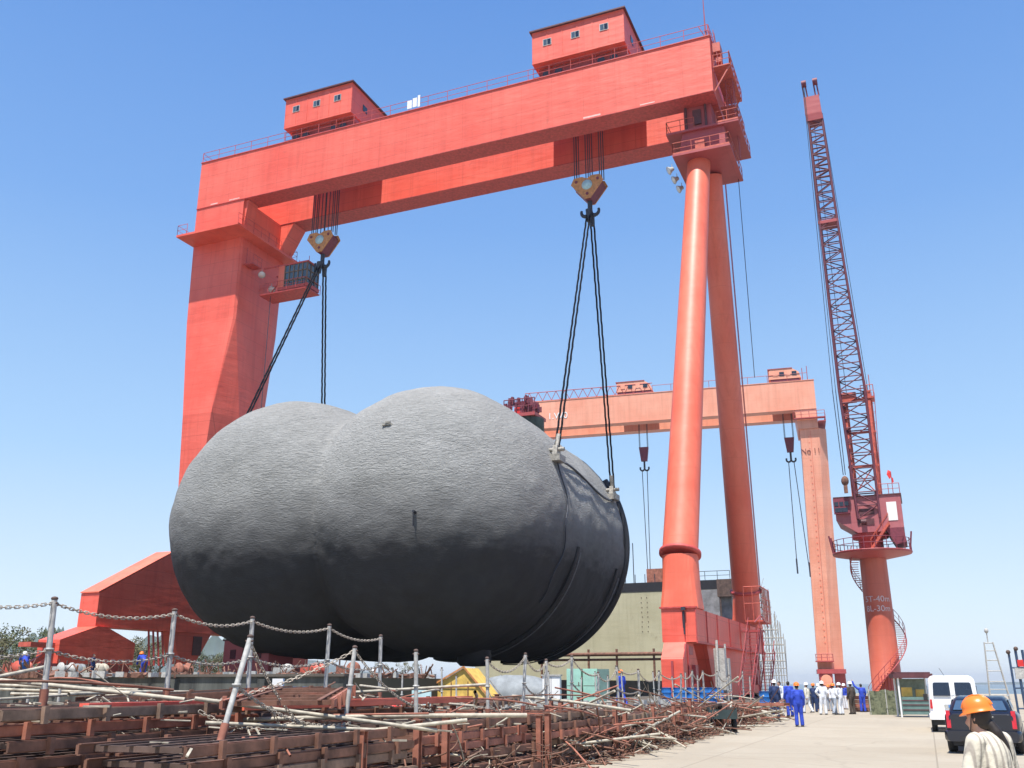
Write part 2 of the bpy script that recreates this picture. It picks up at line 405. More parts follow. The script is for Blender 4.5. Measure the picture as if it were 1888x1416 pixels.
# ================================================================== RAILINGS
def railing(mb, p, q, h=1.05, step=2.0, r=.03, mid=True, n=5):
    p, q = V(p), V(q); L = (q - p).length; k = max(1, round(L / step)); up = V((0, 0, 1))
    for i in range(k + 1):
        a = p + (q - p) * (i / k); mb.tube(a, a + up * h, r, n=n, cap=False)
    mb.tube(p + up * h, q + up * h, r, n=n, cap=False)
    if mid: mb.tube(p + up * h * .5, q + up * h * .5, r * .8, n=n, cap=False)
    return mb
def ladder(mb, p, q, w=.5, axis=(1, 0, 0), step=.35, r=.03, cage=0):
    p, q, a = V(p), V(q), V(axis).normalized() * w / 2
    mb.tube(p - a, q - a, r, n=5); mb.tube(p + a, q + a, r, n=5)
    k = int((q - p).length / step)
    for i in range(1, k):
        c = p + (q - p) * (i / k); mb.tube(c - a, c + a, r * .7, n=4, cap=False)
    if cage:
        d = (q - p).normalized(); b = d.cross(a).normalized() * cage
        for i in range(0, k, 3):
            c = p + (q - p) * (i / k); pts = [c - a, c - a * 1.2 + b * .6, c + b, c + a * 1.2 + b * .6, c + a]; mb.path(pts, r * .6, 4)
        for off in (-a * 1.2 + b * .6, b, a * 1.2 + b * .6): mb.tube(p + off, q + off, r * .6, n=4)
    return mb
def stair(mb, p, q, w=.8, axis=(1, 0, 0), rail=True, steps=None):
    p, q, a = V(p), V(q), V(axis).normalized() * w / 2; k = steps or max(3, int(abs(q.z - p.z) / .25))
    mb.bar(p - a, q - a, .06, .22); mb.bar(p + a, q + a, .06, .22)
    d = V((q.x - p.x, q.y - p.y, 0)).normalized() * .13
    for i in range(k):
        c = p + (q - p) * ((i + .5) / k); mb.bar(c - a + V((0, 0, 0)), c + a, .24, .035)
    if rail:
        for s in (-a, a):
            for i in range(0, k + 1, 3):
                c = p + (q - p) * (i / k) + s; mb.tube(c, c + V((0, 0, .95)), .022, n=5)
            mb.tube(p + s + V((0, 0, .95)), q + s + V((0, 0, .95)), .025, n=5)
    return mb

# ================================================================== GANTRY CRANE (near)
XL, XR = -65.4, -10.85                     # ends of the girders
ZB, ZT = 49.5, 54.95                       # bottom and top of the girders
YN0, YN1, YF0, YF1 = 70.0, 72.1, 76.4, 78.7
g = thing('gantry_crane', 'huge red gantry crane with twin girders carrying the grey tank, nearest of the two gantries', 'crane', (-38, 74.3, 0))
def P(mb, name, mat, parent=g, label=None): return mb.build(name, M[mat] if isinstance(mat, str) else mat, parent, True, label)

def girder(y0, y1, name='girder'):
    o = P(MB().mm((XL, y0, ZB), (XR, y1, ZT)), name, 'red')
    m = MB()                                # flanges a little proud of the webs
    m.mm((XL - .05, y0 - .09, ZT), (XR + .05, y1 + .09, ZT + .09)); m.mm((XL - .02, y0 - .07, ZB - .07), (XR + .02, y1 + .07, ZB - .002))
    P(m, 'flange', 'red_rail', o)
    return o
gn = girder(YN0, YN1); gf = girder(YF0, YF1)
# end ties between the girders
P(MB().mm((XL + .1, YN1 + .01, ZB + .3), (XL + 2.2, YF0 - .01, ZT - .3)), 'end_tie', 'red')
P(MB().mm((XR - 2.0, YN1 + .01, ZB + .3), (XR - .1, YF0 - .01, ZT - .3)), 'end_tie', 'red')
# trolley rails
for y in (YN0 + .5, YF1 - .5): P(MB().mm((XL + .6, y - .07, ZT + .092), (XR - .6, y + .07, ZT + .25)), 'trolley_rail', 'steel_dark')
# handrails along the girders
m = MB(); railing(m, (XL + .1, YN0 + .03, ZT + .09), (XR - .1, YN0 + .03, ZT + .09), 1.15, 2.1, .028); P(m, 'railing', 'red_rail')
m = MB(); railing(m, (XL + .1, YF1 - .03, ZT + .09), (XR - .1, YF1 - .03, ZT + .09), 1.15, 2.1, .028); P(m, 'railing', 'red_rail')
m = MB(); railing(m, (XL + .05, YN0 + .05, ZT + .09), (XL + .05, YF1 - .05, ZT + .09), 1.15, 2.1, .028)
railing(m, (XR - .05, YN0 + .05, ZT + .09), (XR - .05, YF1 - .05, ZT + .09), 1.15, 2.1, .028); P(m, 'railing', 'red_rail')
# white notice boards on the near handrail
sb = MB(); sb.mm((-40.35, YN0 - .10, ZT + .25), (-39.85, YN0 - .06, ZT + 1.15)); sb.mm((-39.75, YN0 - .10, ZT + .3), (-39.3, YN0 - .06, ZT + 1.3)); sb.mm((-39.2, YN0 - .10, ZT + .22), (-38.95, YN0 - .06, ZT + 1.5))
P(sb, 'notice_board', 'white')
# whitish scuffed marks and the lifting plates at the girder ends
primer = plain('pale_repair_primer', (.78, .44, .38), .6, .2, 3)
for x0, x1, z in ((-63.6, -62.7, ZB + .10), (-61.2, -59.9, ZB + .12), (-22.4, -20.8, ZB + .12), (-17.2, -15.9, ZB + .14)):
    m = MB().mm((x0, YN0 - .012, z), (x1, YN0 - .003, z + random.uniform(.10, .2))); P(m, 'paint_mark', primer)
# lightning rod / aviation mast at the right end
m = MB(); m.tube((XR - .35, 70.3, ZT + .1), (XR - .35, 70.3, ZT + 4.2), .07, .03); m.tube((XR - .35, 70.3, ZT + .1), (XR - .9, 70.3, ZT + 1.4), .04); m.tube((XR - .35, 70.3, ZT + .1), (XR - .35, 71.2, ZT + 1.6), .04)
P(m, 'mast', 'jib')

# ---- rigid leg (left)
lg = P(MB().mm((XL + .02, 70.02, 46.35), (-59.3, 78.6, ZB - .08)), 'leg_head', 'red')
m = MB(); m.prism([(-59.28, 76.4, ZB - .1), (-59.28, 76.4, 46.4), (-57.6, 76.4, ZB - .1)], (0, 2.2, 0)); P(m, 'gusset', 'red')
m = MB(); m.prism([(-59.28, 70.3, ZB - .1), (-59.28, 70.3, 46.4), (-58.9, 70.3, ZB - .1)], (0, 1.5, 0)); P(m, 'gusset', 'red')
def sec(z, xl, xb, xr, yn, yc, yc2, yf): return [(xl, yn, z), (xb, yn, z), (xr, yc, z), (xr, yc2, z), (xb, yf, z), (xl, yf, z)]
leg = P(MB().loft([sec(13.15, -64.65, -62.9, -62.7, 71.3, 74.1, 74.6, 78.4), sec(27, -64.9, -61.4, -60.4, 70.7, 73.7, 75.9, 78.6), sec(37.2, -66.6, -60.7, -60.5, 71.7, 71.95, 77.6, 78.8), sec(46.1, -66.85, -60.7, -60.5, 71.7, 71.95, 78.9, 79.1)]), 'rigid_leg', 'red')
m = MB(); m.mm((-66.9, 69.1, 46.1), (-59.0, 79.4, 46.33)); P(m, 'leg_platform', 'red')
m = MB()
for a, b in (((-66.85, 69.15, 46.33), (-66.85, 79.3, 46.33)), ((-66.85, 69.15, 46.33), (-65.6, 69.15, 46.33)), ((-59.05, 69.15, 46.33), (-59.05, 79.3, 46.33)), ((-66.85, 79.3, 46.33), (-59.05, 79.3, 46.33))):
    railing(m, a, b, 1.1, 1.3, .026)
P(m, 'railing', 'red_rail')
# brackets, small landing and two lamps on the inner face of the leg
m = MB(); m.mm((-60.48, 72.4, 43.2), (-59.4, 73.9, 43.32)); railing(m, (-59.43, 72.45, 43.32), (-59.43, 73.85, 43.32), 1.0, .65, .03); m.tube((-60.3, 72.5, 43.3), (-60.3, 72.5, 45.2), .04)
P(m, 'landing', 'red_rail')
def floodlight(parent, p, aim, r=.28):
    f = MB(); a = V(aim).normalized(); p = V(p)
    f.lathe([(.05, -.35), (r * .45, -.32), (r * .6, -.1), (r, .12), (r * 1.04, .16), (r * .96, .16), (.001, .10)], p, 14, True, a)
    o = f.build('floodlight', M['grey_steel'], parent)
    MB().lathe([(.001, .0), (r * .9, .0), (r * .9, .02), (.001, .03)], p + a * .14, 14, True, a).build('lens', M['white'], o)
    MB().tube(p - a * .2, p - a * .2 + V((.0, 0, .5)), .03).build('bracket', M['grey_steel'], o)
    return o
floodlight(g, (-59.8, 74.5, 42.9), (.5, -.6, -.7), .38); floodlight(g, (-59.8, 76.3, 42.0), (.5, -.5, -.8), .38)
# dark seam plates on the leg
m = MB()
for z in (20.5, 30.2): pass
# ---- operator cab hung under the left end
cabx, caby, cabz = -55.4, 74.9, 40.3
cb = P(MB().mm((cabx - 1.7, caby - 1.1, cabz), (cabx + 1.9, caby + 1.1, cabz + .35)), 'operator_cab', 'red_rail')
P(MB().mm((cabx - 1.7, caby - 1.1, cabz + 2.7), (cabx + 1.9, caby + 1.1, cabz + 2.85)), 'cab_roof', 'red_rail', cb)
P(MB().mm((cabx - 1.7, caby - 1.1, cabz + .352), (cabx - 1.0, caby + 1.1, cabz + 2.698)), 'cab_back_wall', 'orange', cb)
m = MB(); m.mm((cabx - .99, caby - 1.0, cabz + .36), (cabx + 1.75, caby + 1.0, cabz + 2.69)); P(m, 'window', 'glass', cb)
m = MB()
for i in range(6):
    x = cabx - .95 + i * .54; m.bar((x, caby - 1.04, cabz + .36), (x, caby - 1.04, cabz + 2.69), .09); m.bar((x, caby + 1.04, cabz + .36), (x, caby + 1.04, cabz + 2.69), .09)
for z in (cabz + .95, cabz + 1.9):
    m.bar((cabx - .95, caby - 1.04, z), (cabx + 1.8, caby - 1.04, z), .09); m.bar((cabx + 1.79, caby - 1.0, z), (cabx + 1.79, caby + 1.0, z), .09)
for y in (-1, -.35, .35, 1): m.bar((cabx + 1.79, caby + y, cabz + .36), (cabx + 1.79, caby + y, cabz + 2.69), .09)
P(m, 'window_frame', plain('cab_window_frame', (.20, .13, .09), .6), cb)
m = MB(); m.mm((cabx - 3.9, caby - 1.2, cabz - .25), (cabx + 1.9, caby + 1.2, cabz - .12)); railing(m, (cabx - 3.8, caby - 1.38, cabz - .1), (cabx + 1.85, caby - 1.38, cabz - .1), 1.0, 1.1, .028); railing(m, (cabx + 1.85, caby - 1.38, cabz - .1), (cabx + 1.85, caby + 1.38, cabz - .1), 1.0, 1.1, .028)
for y in (-1.1, 1.1): m.bar((cabx - 3.6, caby + y, cabz + 2.8), (cabx - 1.7, caby + y, cabz + 2.8), .14); m.bar((cabx - 3.6, caby + y, cabz - .2), (cabx + 1.0, caby + y, cabz - .2), .14)
m.bar((cabx - 3.9, caby, cabz - .2), (cabx - 1.2, caby, cabz + 2.8), .1)
P(m, 'cab_gallery', 'red_rail', cb)
m = MB(); m.tube((cabx + 1.2, caby, cabz + 2.85), (cabx + 1.2, caby, cabz + 3.9), .03); m.tube((cabx, caby, cabz + 2.85), (cabx, caby, cabz + 3.6), .03); P(m, 'antenna', 'red_rail', cb)
m = MB(); m.tube((-58.2, 74.2, 40.0), (-58.2, 74.2, 4), .035); P(m, 'hanging_cable', 'steel_dark')

# ---- left sill beam with its haunches
def sill_poly(x): return [(x, 60.9, 6.2), (x, 60.9, 8.9), (x, 69.0, 13.2), (x, 79.6, 13.2), (x, 87.7, 8.9), (x, 87.7, 6.2)]
sl_ = P(MB().prism(sill_poly(-64.7), (2.0, 0, 0)), 'sill_beam', 'red')
m = MB(); m.prism([(-64.72, 60.8, 8.93), (-64.72, 69.0, 13.25), (-64.72, 69.0, 13.33), (-64.72, 60.8, 9.02)], (2.06, 0, 0)); P(m, 'sill_top_plate', 'orange')
P(MB().prism([(-64.2, 70.2, 6.19), (-64.2, 75.4, 6.19), (-64.2, 73.4, 3.4), (-64.2, 71.4, 3.4)], (1.4, 0, 0)), 'cable_drum_bracket', 'red')
m = MB(); m.mm((-62.78, 72.9, 4.2), (-62.74, 74.1, 5.9)); P(m, 'drum_opening', 'roof_dark')
m = MB()
for k in range(4): m.tube((-62.9, 67.2 + k * .55, 6.2), (-62.9 + .2, 67.5 + k * .6, 3.2), .09)
P(m, 'hydraulic_pipe', 'red_rail')
def bogie(cx, cy, flip=1, mat='red'):
    b = P(MB().prism([(cx - 1.15, cy - 4.0, 3.2), (cx - 1.15, cy - 4.0, 5.0), (cx - 1.15, cy - .4, 6.19), (cx - 1.15, cy + .6, 6.19), (cx - 1.15, cy + 4.0, 5.0), (cx - 1.15, cy + 4.0, 3.2)], (2.3, 0, 0)), 'bogie', mat)
    for k in (-1, 1):
        P(MB().mm((cx - .9, cy + k * 2.4 - 1.5, 2.55), (cx + .9, cy + k * 2.4 + 1.5, 3.19)), 'wheel_truck', 'jib', b)
    for k in range(4):
        y = cy - 3.3 + k * 2.2
        P(MB().tube((cx - .3, y, 2.4), (cx + .3, y, 2.4), .44, n=16), 'wheel', 'steel_dark', b)
    return b
for cy in (61.3, 87.2):
    bogie(-63.6, cy)
m = MB(); m.mm((-63.75, 40, 1.952), (-63.45, 140, 2.0)); tag(m.build('crane_rail', M['steel_dark']), 'steel rail set in the ground under the left leg of the near gantry', 'rail')
# buffer arm with its hose reel at the very left
m = MB(); m.mm((-64.2, 55.0, 4.4), (-62.9, 57.6, 4.75)); m.bar((-63.5, 57.6, 4.1), (-63.5, 54.6, 2.6), .35); m.mm((-64.0, 53.8, 2.2), (-63.0, 55.2, 3.1))
for k in range(5): m.tube((-63.6, 54.2 + k * .6, 2.0), (-63.6, 54.2 + k * .6, 3.2), .06)
P(m, 'buffer_arm', 'jiblight')

# ---- hinged leg (right)
def column(p0, p1, r0, r1, n=40):
    m = MB(); m.tube(p0, p1, r0, r1, n=n); return m
NB, NT_ = V((-13.85, 61.45, 9.75)), V((-13.0, 73.0, 44.6))
FB, FT = V((-13.75, 86.0, 9.4)), V((-12.5, 75.5, 44.6))
for a, b in ((NB, NT_), (FB, FT)):
    c = P(column(a, b, 1.16, .98), 'leg_column', 'orange')
    m = MB(); d = (b - a).normalized()
    m.lathe([(1.16, -.12), (1.36, -.1), (1.36, .12), (1.16, .14)], a, 40, True, d); P(m, 'ring_flange', 'red_rail', c)
    # square to round base
    n = 32; rings = []
    for i in range(4):
        t = i / 3; z = 6.22 + (9.64 - 6.22) * t; cc = V((-13.85, 61.3 if a is NB else 86.1, 0)).lerp(V((a.x, a.y, 0)), t); ring = []
        for k in range(n):
            th = 2 * math.pi * (k + .5) / n; cx, sx = math.cos(th), math.sin(th)
            q = max(abs(cx), abs(sx)); sq = V((cx / q * 1.2, sx / q * 1.12, 0)); ro = V((cx * 1.16, sx * 1.16, 0))
            v_ = sq.lerp(ro, t ** .8); ring.append((cc.x + v_.x, cc.y + v_.y, z))
        rings.append(ring)
    P(MB().loft(rings, True, False), 'column_base', 'orange', c)
# sill beam of the hinged leg
s2 = P(MB().prism([(-14.95, 60.1, 4.15), (-14.95, 60.1, 6.2), (-14.95, 87.3, 6.2), (-14.95, 87.3, 4.15)], (2.15, 0, 0)), 'sill_beam', 'red')
m = MB()
for y in (60.1, 63.4, 67.0, 71.5, 76.0, 80.5, 84.0, 87.3): m.mm((-12.8, y - .05, 4.15), (-12.74, y + .05, 6.2))
m.mm((-15.05, 60.0, 6.2), (-12.7, 62.4, 6.3)); m.mm((-12.8, 60.0, 4.08), (-12.7, 87.3, 4.2))
P(m, 'stiffener', 'red_rail', s2)
m = MB(); m.prism([(-14.0, 64.5, 4.14), (-14.0, 84.5, 4.14), (-14.0, 82.5, .9), (-14.0, 66.5, .9)], (.9, 0, 0)); P(m, 'sill_web', 'red')
m = MB(); m.mm((-13.6, 60.02, 5.0), (-13.45, 60.09, 6.0)); m.tube((-13.5, 59.95, 6.0), (-13.5, 59.95, 4.6), .05); m.box((-13.5, 59.9, 6.15), (.25, .2, .2)); P(m, 'cable_clamp', 'steel_dark', s2)
def bogie2(cy, s):
    b = P(MB().prism([(-14.75, cy - 1.9 * s, .95), (-14.75, cy - 1.9 * s, 3.1), (-14.75, cy - .9 * s, 4.13), (-14.75, cy + 1.2 * s, 4.13), (-14.75, cy + 2.2 * s, 3.0), (-14.75, cy + 2.2 * s, .95)], (1.35, 0, 0)), 'bogie', 'red')
    q_ = MB(); q_.bar((-14.05, cy - 1.98 * s, 1.0), (-14.05, cy - 1.98 * s, 3.0), .12); q_.tube((-13.6, cy - 1.9 * s, 1.0), (-13.35, cy - 1.2 * s, 4.0), .07); q_.tube((-13.35, cy - .6 * s, 1.0), (-13.35, cy - .6 * s, 4.0), .06); q_.box((-13.3, cy + .9 * s, 2.2), (.25, .8, 1.2)); P(q_, 'brake_gear', 'jib', b)
    for k in range(2):
        y = cy - 1.2 * s + k * 2.4 * s
        P(MB().tube((-14.4, y, 1.08), (-13.6, y, 1.08), .46, n=16), 'wheel', 'steel_dark', b)
    P(MB().mm((-14.7, cy - .5, 3.4), (-13.3, cy + .6, 3.9)), 'axle_box', 'jib', b)
bogie2(60.6, 1); bogie2(86.6, -1)
m = MB(); m.mm((-14.15, 50, .602), (-13.85, 140, .66)); tag(m.build('crane_rail', M['steel_dark']), 'steel rail in the concrete under the right leg of the near gantry', 'rail')
# electrical gallery and stairs beside the hinged leg
m = MB(); m.mm((-12.7, 78.0, 6.35), (-11.3, 82.5, 6.45))
railing(m, (-11.33, 78.05, 6.45), (-11.33, 82.45, 6.45), 2.6, .75, .04); railing(m, (-12.68, 78.05, 6.45), (-11.33, 78.05, 6.45), 2.6, .7, .04)
for z in (7.3, 8.2): m.tube((-11.33, 78.05, z), (-11.33, 82.45, z), .035)
P(m, 'electrical_gallery', 'jiblight')
m = MB(); stair(m, (-11.7, 70.0, .62), (-11.7, 76.2, 5.6), .9); m.tube((-12.15, 76.2, 5.6), (-12.15, 76.2, .7), .05); m.tube((-11.25, 76.2, 5.6), (-11.25, 76.2, .7), .05)
m.mm((-12.7, 76.2, 5.5), (-11.2, 78.0, 5.6)); stair(m, (-11.9, 80.0, .62), (-11.9, 84.8, 4.2), .8)
m.bar((-11.2, 76.3, 6.7), (-11.2, 73.0, 6.0), .07); m.bar((-11.2, 76.3, 6.7), (-11.2, 80.0, 6.0), .07)
P(m, 'stair', 'jib')
m = MB()
m.box((-12.3, 64.6, 2.6), (.7, .5, 2.6)); m.box((-12.2, 66.0, 2.2), (.5, .6, 2.2)); m.tube((-12.4, 63.9, .7), (-12.4, 64.3, 4.4), .09); m.tube((-12.1, 65.2, .7), (-12.1, 65.5, 4.2), .07)
P(m, 'electrical_box', 'grey_steel')
# ---- head platforms of the hinged leg
m = MB(); m.mm((-14.85, 71.0, 44.6), (-9.95, 77.5, 44.78)); m.prism([(-14.4, 71.6, 44.785), (-14.0, 71.6, 46.95), (-10.4, 71.6, 46.95), (-10.4, 71.6, 44.785)], (0, 5.4, 0)); P(m, 'leg_head', 'jib')
P(MB().mm((-15.35, 71.3, 46.96), (-9.15, 77.9, 47.14)), 'leg_platform', 'jib')
m = MB()
railing(m, (-14.8, 71.05, 44.78), (-10.0, 71.05, 44.78), 1.1, 1.6, .035); railing(m, (-14.8, 71.05, 44.78), (-14.8, 77.4, 44.78), 1.1, 1.6, .035); railing(m, (-10.0, 71.05, 44.78), (-10.0, 77.4, 44.78), 1.1, 1.6, .035)
railing(m, (-15.3, 71.35, 47.14), (-12.9, 71.35, 47.14), 1.1, 1.2, .035); railing(m, (-15.3, 71.35, 47.14), (-15.3, 77.85, 47.14), 1.1, 1.6, .035); railing(m, (-9.2, 71.35, 47.14), (-9.2, 77.85, 47.14), 1.1, 1.2, .035); railing(m, (-11.0, 71.35, 47.14), (-9.2, 71.35, 47.14), 1.1, .9, .035)
m.mm((-14.8, 71.0, 44.781), (-10.0, 71.06, 44.93)); m.mm((-11.0, 71.28, 47.141), (-9.16, 71.34, 47.3))
P(m, 'railing', 'jiblight')
m = MB(); m.mm((-12.9, 71.2, 45.0), (-12.1, 71.5, 45.8)); P(m, 'winch_box', 'jiblight')
# saddle block up to the girders
m = MB(); m.mm((-13.8, 71.7, 47.15), (-11.4, 77.2, ZB - .08)); P(m, 'hinge_block', 'jib')
m = MB(); m.mm((-13.0, 71.5, 47.6), (-12.3, 71.69, 49.0)); m.tube((-13.6, 71.6, 47.2), (-13.6, 71.6, 49.4), .1); m.tube((-11.9, 71.6, 47.2), (-11.9, 71.6, 49.4), .1); P(m, 'hinge_pin', 'roof_dark')
for k in range(3):
    floodlight(g, (-15.3 + .02 * k, 71.9 + 1.75 * k, 43.9), (-.8, -.35, -.5), .36)
# ladders, landings and end platforms at the right end of the girders
m = MB()
m.mm((XR + .06, 70.4, 52.0), (XR + 1.5, 76.4, 52.1)); m.mm((XR + .06, 73.0, 49.6), (XR + 1.3, 78.2, 49.7))
railing(m, (XR + 1.48, 70.42, 52.1), (XR + 1.48, 76.4, 52.1), 1.1, .8, .035); railing(m, (XR + .1, 70.42, 52.1), (XR + 1.48, 70.42, 52.1), 1.1, .7, .035)
railing(m, (XR + 1.28, 73.0, 49.7), (XR + 1.28, 78.2, 49.7), 1.1, .8, .035)
for k in range(5): m.tube((XR + 1.4, 70.8 + k, 52.1), (XR + 1.4 + random.uniform(-.2, .2), 70.8 + k, 53.6), .05)
m.bar((XR + .05, 70.6, 49.8), (XR + 1.45, 70.6, 52.0), .1); m.bar((XR + .05, 75.9, 49.8), (XR + 1.45, 75.9, 52.0), .1)
P(m, 'end_platform', 'jiblight')
m = MB(); ladder(m, (XR + 1.0, 72.6, 47.2), (XR + 1.0, 72.6, 53.2), .6, (1, 0, 0), .3, .04, .7); ladder(m, (XR + .45, 74.8, 47.1), (XR + .45, 74.8, 52.6), .6, (1, 0, 0), .3, .04, .6)
ladder(m, (-9.6, 74.0, 44.8), (-9.6, 74.0, 47.1), .5, (0, 1, 0), .3, .035)
ladder(m, (XR + .5, 71.2, 52.1), (XR + .2, 71.2, 56.2), .5, (0, 1, 0), .3, .035, .5)
P(m, 'caged_ladder', 'jib')
m = MB(); m.mm((XR + .06, 70.9, 53.9), (XR + .7, 72.2, 54.8)); m.box((XR + .5, 71.4, 53.2), (.5, .6, .5)); P(m, 'cable_reel_box', 'jiblight')
m = MB(); m.tube((-10.3, 77.0, 44.6), (-10.3, 77.0, 26), .03); P(m, 'hanging_cable', 'steel_dark')
m = MB()
for a in (NB, ):
    pass
ladder(m, FB + V((1.2, .3, 0)), FB + V((1.2, .3, 0)) + (FT - FB) * .98, .45, (0, 1, 0), .4, .03); P(m, 'column_ladder', 'jib')

# ================================================================== TROLLEYS
def trolley(x0, x1, label):
    t = thing('hoist_trolley', label, 'hoist trolley', ((x0 + x1) / 2, 74.3, ZT))
    zb, zt = 56.55, 60.0
    y0, y1 = 69.9, 77.9
    h = MB(); h.loft([[(x0, y0, zb), (x1, y0, zb), (x1, y1, zb), (x0, y1, zb)], [(x0, y0, zt), (x1, y0, zt), (x1, y1, zt), (x0, y1, zt)]]); hh = h.build('machine_house', M['red'], t)
    MB().mm((x0 - .2, y0 - .25, zt + .002), (x1 + .2, y1 + .25, zt + .14)).build('roof', M['roof_dark'], t)
    L = x1 - x0
    for k in range(3):
        cx = x0 + L * (.17 + .31 * k); cz = (zb + zt) / 2 + .35
        fr = MB(); fr.mm((cx - .42, y0 - .05, cz - .36), (cx + .42, y0 - .003, cz + .36)); f = fr.build('window', M['grey_steel'], t)
        MB().mm((cx - .36, y0 - .062, cz - .30), (cx - .02, y0 - .052, cz + .30)).build('pane', M['glass'], f)
        MB().mm((cx + .02, y0 - .062, cz - .30), (cx + .36, y0 - .052, cz + .30)).build('pane', M['glass_dark'], f)
    for k in range(2):
        cy = y0 + 2.5 + k * 3; MB().mm((x1 + .003, cy - .4, 58.0), (x1 + .05, cy + .4, 58.7)).build('window', M['glass_dark'], t)
    rb_ = MB()
    for k in range(7):
        x = x0 + .05 + (L - .1) * k / 6; rb_.mm((x - .03, y0 - .035, zb), (x + .03, y0 - .001, zt))
    rb_.mm((x0, y0 - .036, zb), (x1, y0 - .002, zb + .12)); rb_.mm((x0, y0 - .03, zt - .12), (x1, y0 - .002, zt)); rb_.build('panel_rib', M['red'], hh)
    MB().mm((x1 + .003, y0 + 4.9, zb + .05), (x1 + .06, y0 + 5.8, zb + 2.0)).build('door', M['jib'], t)
    MB().tube((x1 - .6, y0 + 2, zt + .14), (x1 - .6, y0 + 2, zt + .7), .16, n=12).build('roof_vent', M['jib'], t)
    u = MB()
    for yy in (71.2, 78.0):
        u.mm((x0 + .4, yy - .35, ZT + .6), (x1 - .2, yy + .35, ZT + 1.05))
    u.mm((x0 + .3, 70.9, ZT + 1.06), (x1 - .1, 78.2, zb - .01))
    for k in range(6):
        x = x0 + .6 + (L - 1.2) * k / 5; u.mm((x - .15, 71.0, ZT + .7), (x + .15, 77.6, ZT + 1.05))
    u.build('undercarriage', M['jib'], t)
    for xx in (x0 + 1.2, x0 + 2.4, x1 - 2.4, x1 - 1.2):
        for yy in (70.5, 78.2): MB().tube((xx, yy - .12, ZT + .62), (xx, yy + .12, ZT + .62), .36, n=14).build('wheel', M['steel_dark'], t)
    d = MB()
    for xx in (x0 + L * .35, x0 + L * .62): d.tube((xx, 72.6, ZT + .45), (xx, 75.9, ZT + .45), .55, n=16)
    d.build('rope_drum', M['steel_dark'], t)
    s = MB(); railing(s, (x0 - .1, y0 + .5, ZT + .52), (x1 + .1, y0 + .5, ZT + .52), .9, 1.5, .035); s.mm((x0 - .1, y0 + .5, ZT + .45), (x1 + .1, y0 + 1.0, ZT + .52)); s.build('walkway', M['jib'], t)
    return t
trolley(-54.9, -46.8, 'red hoist trolley house with three windows on the left half of the near gantry')
trolley(-27.2, -18.3, 'red hoist trolley house with three windows on the right half of the near gantry')

HK = [(-52.07, 74.2, 44.9), (-23.32, 74.2, 44.95)]
for i, (hx, hy, hz) in enumerate(HK):
    side = ('left', 'right')[i]
    hb = thing('hook_block', 'ochre heart-shaped hook block hanging from the %s trolley' % side, 'hook block', (hx, hy, hz))
    W = 1.55
    poly = [(-W, .35), (-W * .82, .95), (-W * .3, 1.0), (0, .75), (W * .3, 1.0), (W * .82, .95), (W, .35), (.28, -1.25), (-.28, -1.25)]
    for yy in (-.75, .63):
        MB().prism([(hx + a, hy + yy, hz + b) for a, b in poly], (0, .12, 0)).build('side_plate', M['yellow_steel'], hb)
    MB().prism([(hx + a * .9, hy - .62, hz + b * .9 - .12) for a, b in poly], (0, 1.24, 0)).build('core', M['jibdark'], hb)
    MB().lathe([(.001, 0), (.5, 0), (.5, .04), (.001, .05)], (hx, hy - .755, hz + .1), 20, True, (0, -1, 0)).build('emblem_plate', M['paleblue'], hb)
    for a, b in ((-W * .66, .55), (W * .66, .55), (0, -.8)):
        MB().tube((hx + a, hy - .80, hz + b), (hx + a, hy - .755, hz + b), .14, n=12).build('pin', M['jibdark'], hb)
    rp = MB()
    for a in (-1.3, -1.1, -.2, .2, 1.1, 1.3):
        for yy in (-.35, .35): rp.tube((hx + a, hy + yy, hz + .9), (hx + a, hy + yy, ZT + .4), .045, n=6, cap=False)
    rp.build('hoist_rope', M['steel_dark'], hb)
    hk = MB(); hk.tube((hx, hy, hz - 1.1), (hx, hy, hz - 2.2), .22, n=10)
    for s in (-1, 1):           # double ramshorn hook
        pts = [(hx, hy, hz - 2.2)] + [(hx + s * (.42 - .42 * math.cos(t)), hy, hz - 2.25 - .45 * math.sin(t) * (1 if t < math.pi else .8)) for t in [math.pi * k / 7 for k in range(1, 9)]]
        for j in range(len(pts) - 1): hk.tube(pts[j], pts[j + 1], .24 - .015 * j, .24 - .015 * (j + 1), n=8)
    hk.build('hook', M['steel_dark'], hb)

# ================================================================== TANK
TX, TY, TZ, TR, TH, TLN, TSEP, TTH = -33.16, 64.31, 13.75, 10.15, 9.23, 18.8, 12.28, .04
tk = thing('storage_tank', 'giant dark grey twin-lobed tank hanging under the near gantry crane', 'tank', (TX - 6, TY + 5, TZ))
def tpt(l, u, v_, z):               # lobe index, across, along, height
    x = -TSEP * l + u; c, s = math.cos(TTH), math.sin(TTH)
    return (TX + x * c - v_ * s, TY + x * s + v_ * c, TZ + z)
m = MB(); n = 96
for l in (0, 1):
    rings = []
    for k in range(0, 25):
        a = math.pi / 2 * k / 24; rr = max(TR * math.sin(a) ** .96, .02); vv = -TH * math.cos(a)
        rings.append([tpt(l, rr * math.cos(t), vv, rr * math.sin(t)) for t in [2 * math.pi * q / n for q in range(n)]])
    for vv in [TLN * q / 12 for q in range(1, 12)]:
        rings.append([tpt(l, TR * math.cos(t), vv, TR * math.sin(t)) for t in [2 * math.pi * q / n for q in range(n)]])
    for a in [math.pi / 2 * q / 8 for q in range(0, 9)]:
        rr = max(TR - 1.6 + 1.6 * math.cos(a), .02); rings.append([tpt(l, rr * math.cos(t), TLN + 1.6 * math.sin(a), rr * math.sin(t)) for t in [2 * math.pi * q / n for q in range(n)]])
    m.loft(rings, True, True)
txa = bpy.data.textures.new('sag', 'CLOUDS'); txa.noise_scale = 3.5; txa.noise_depth = 2
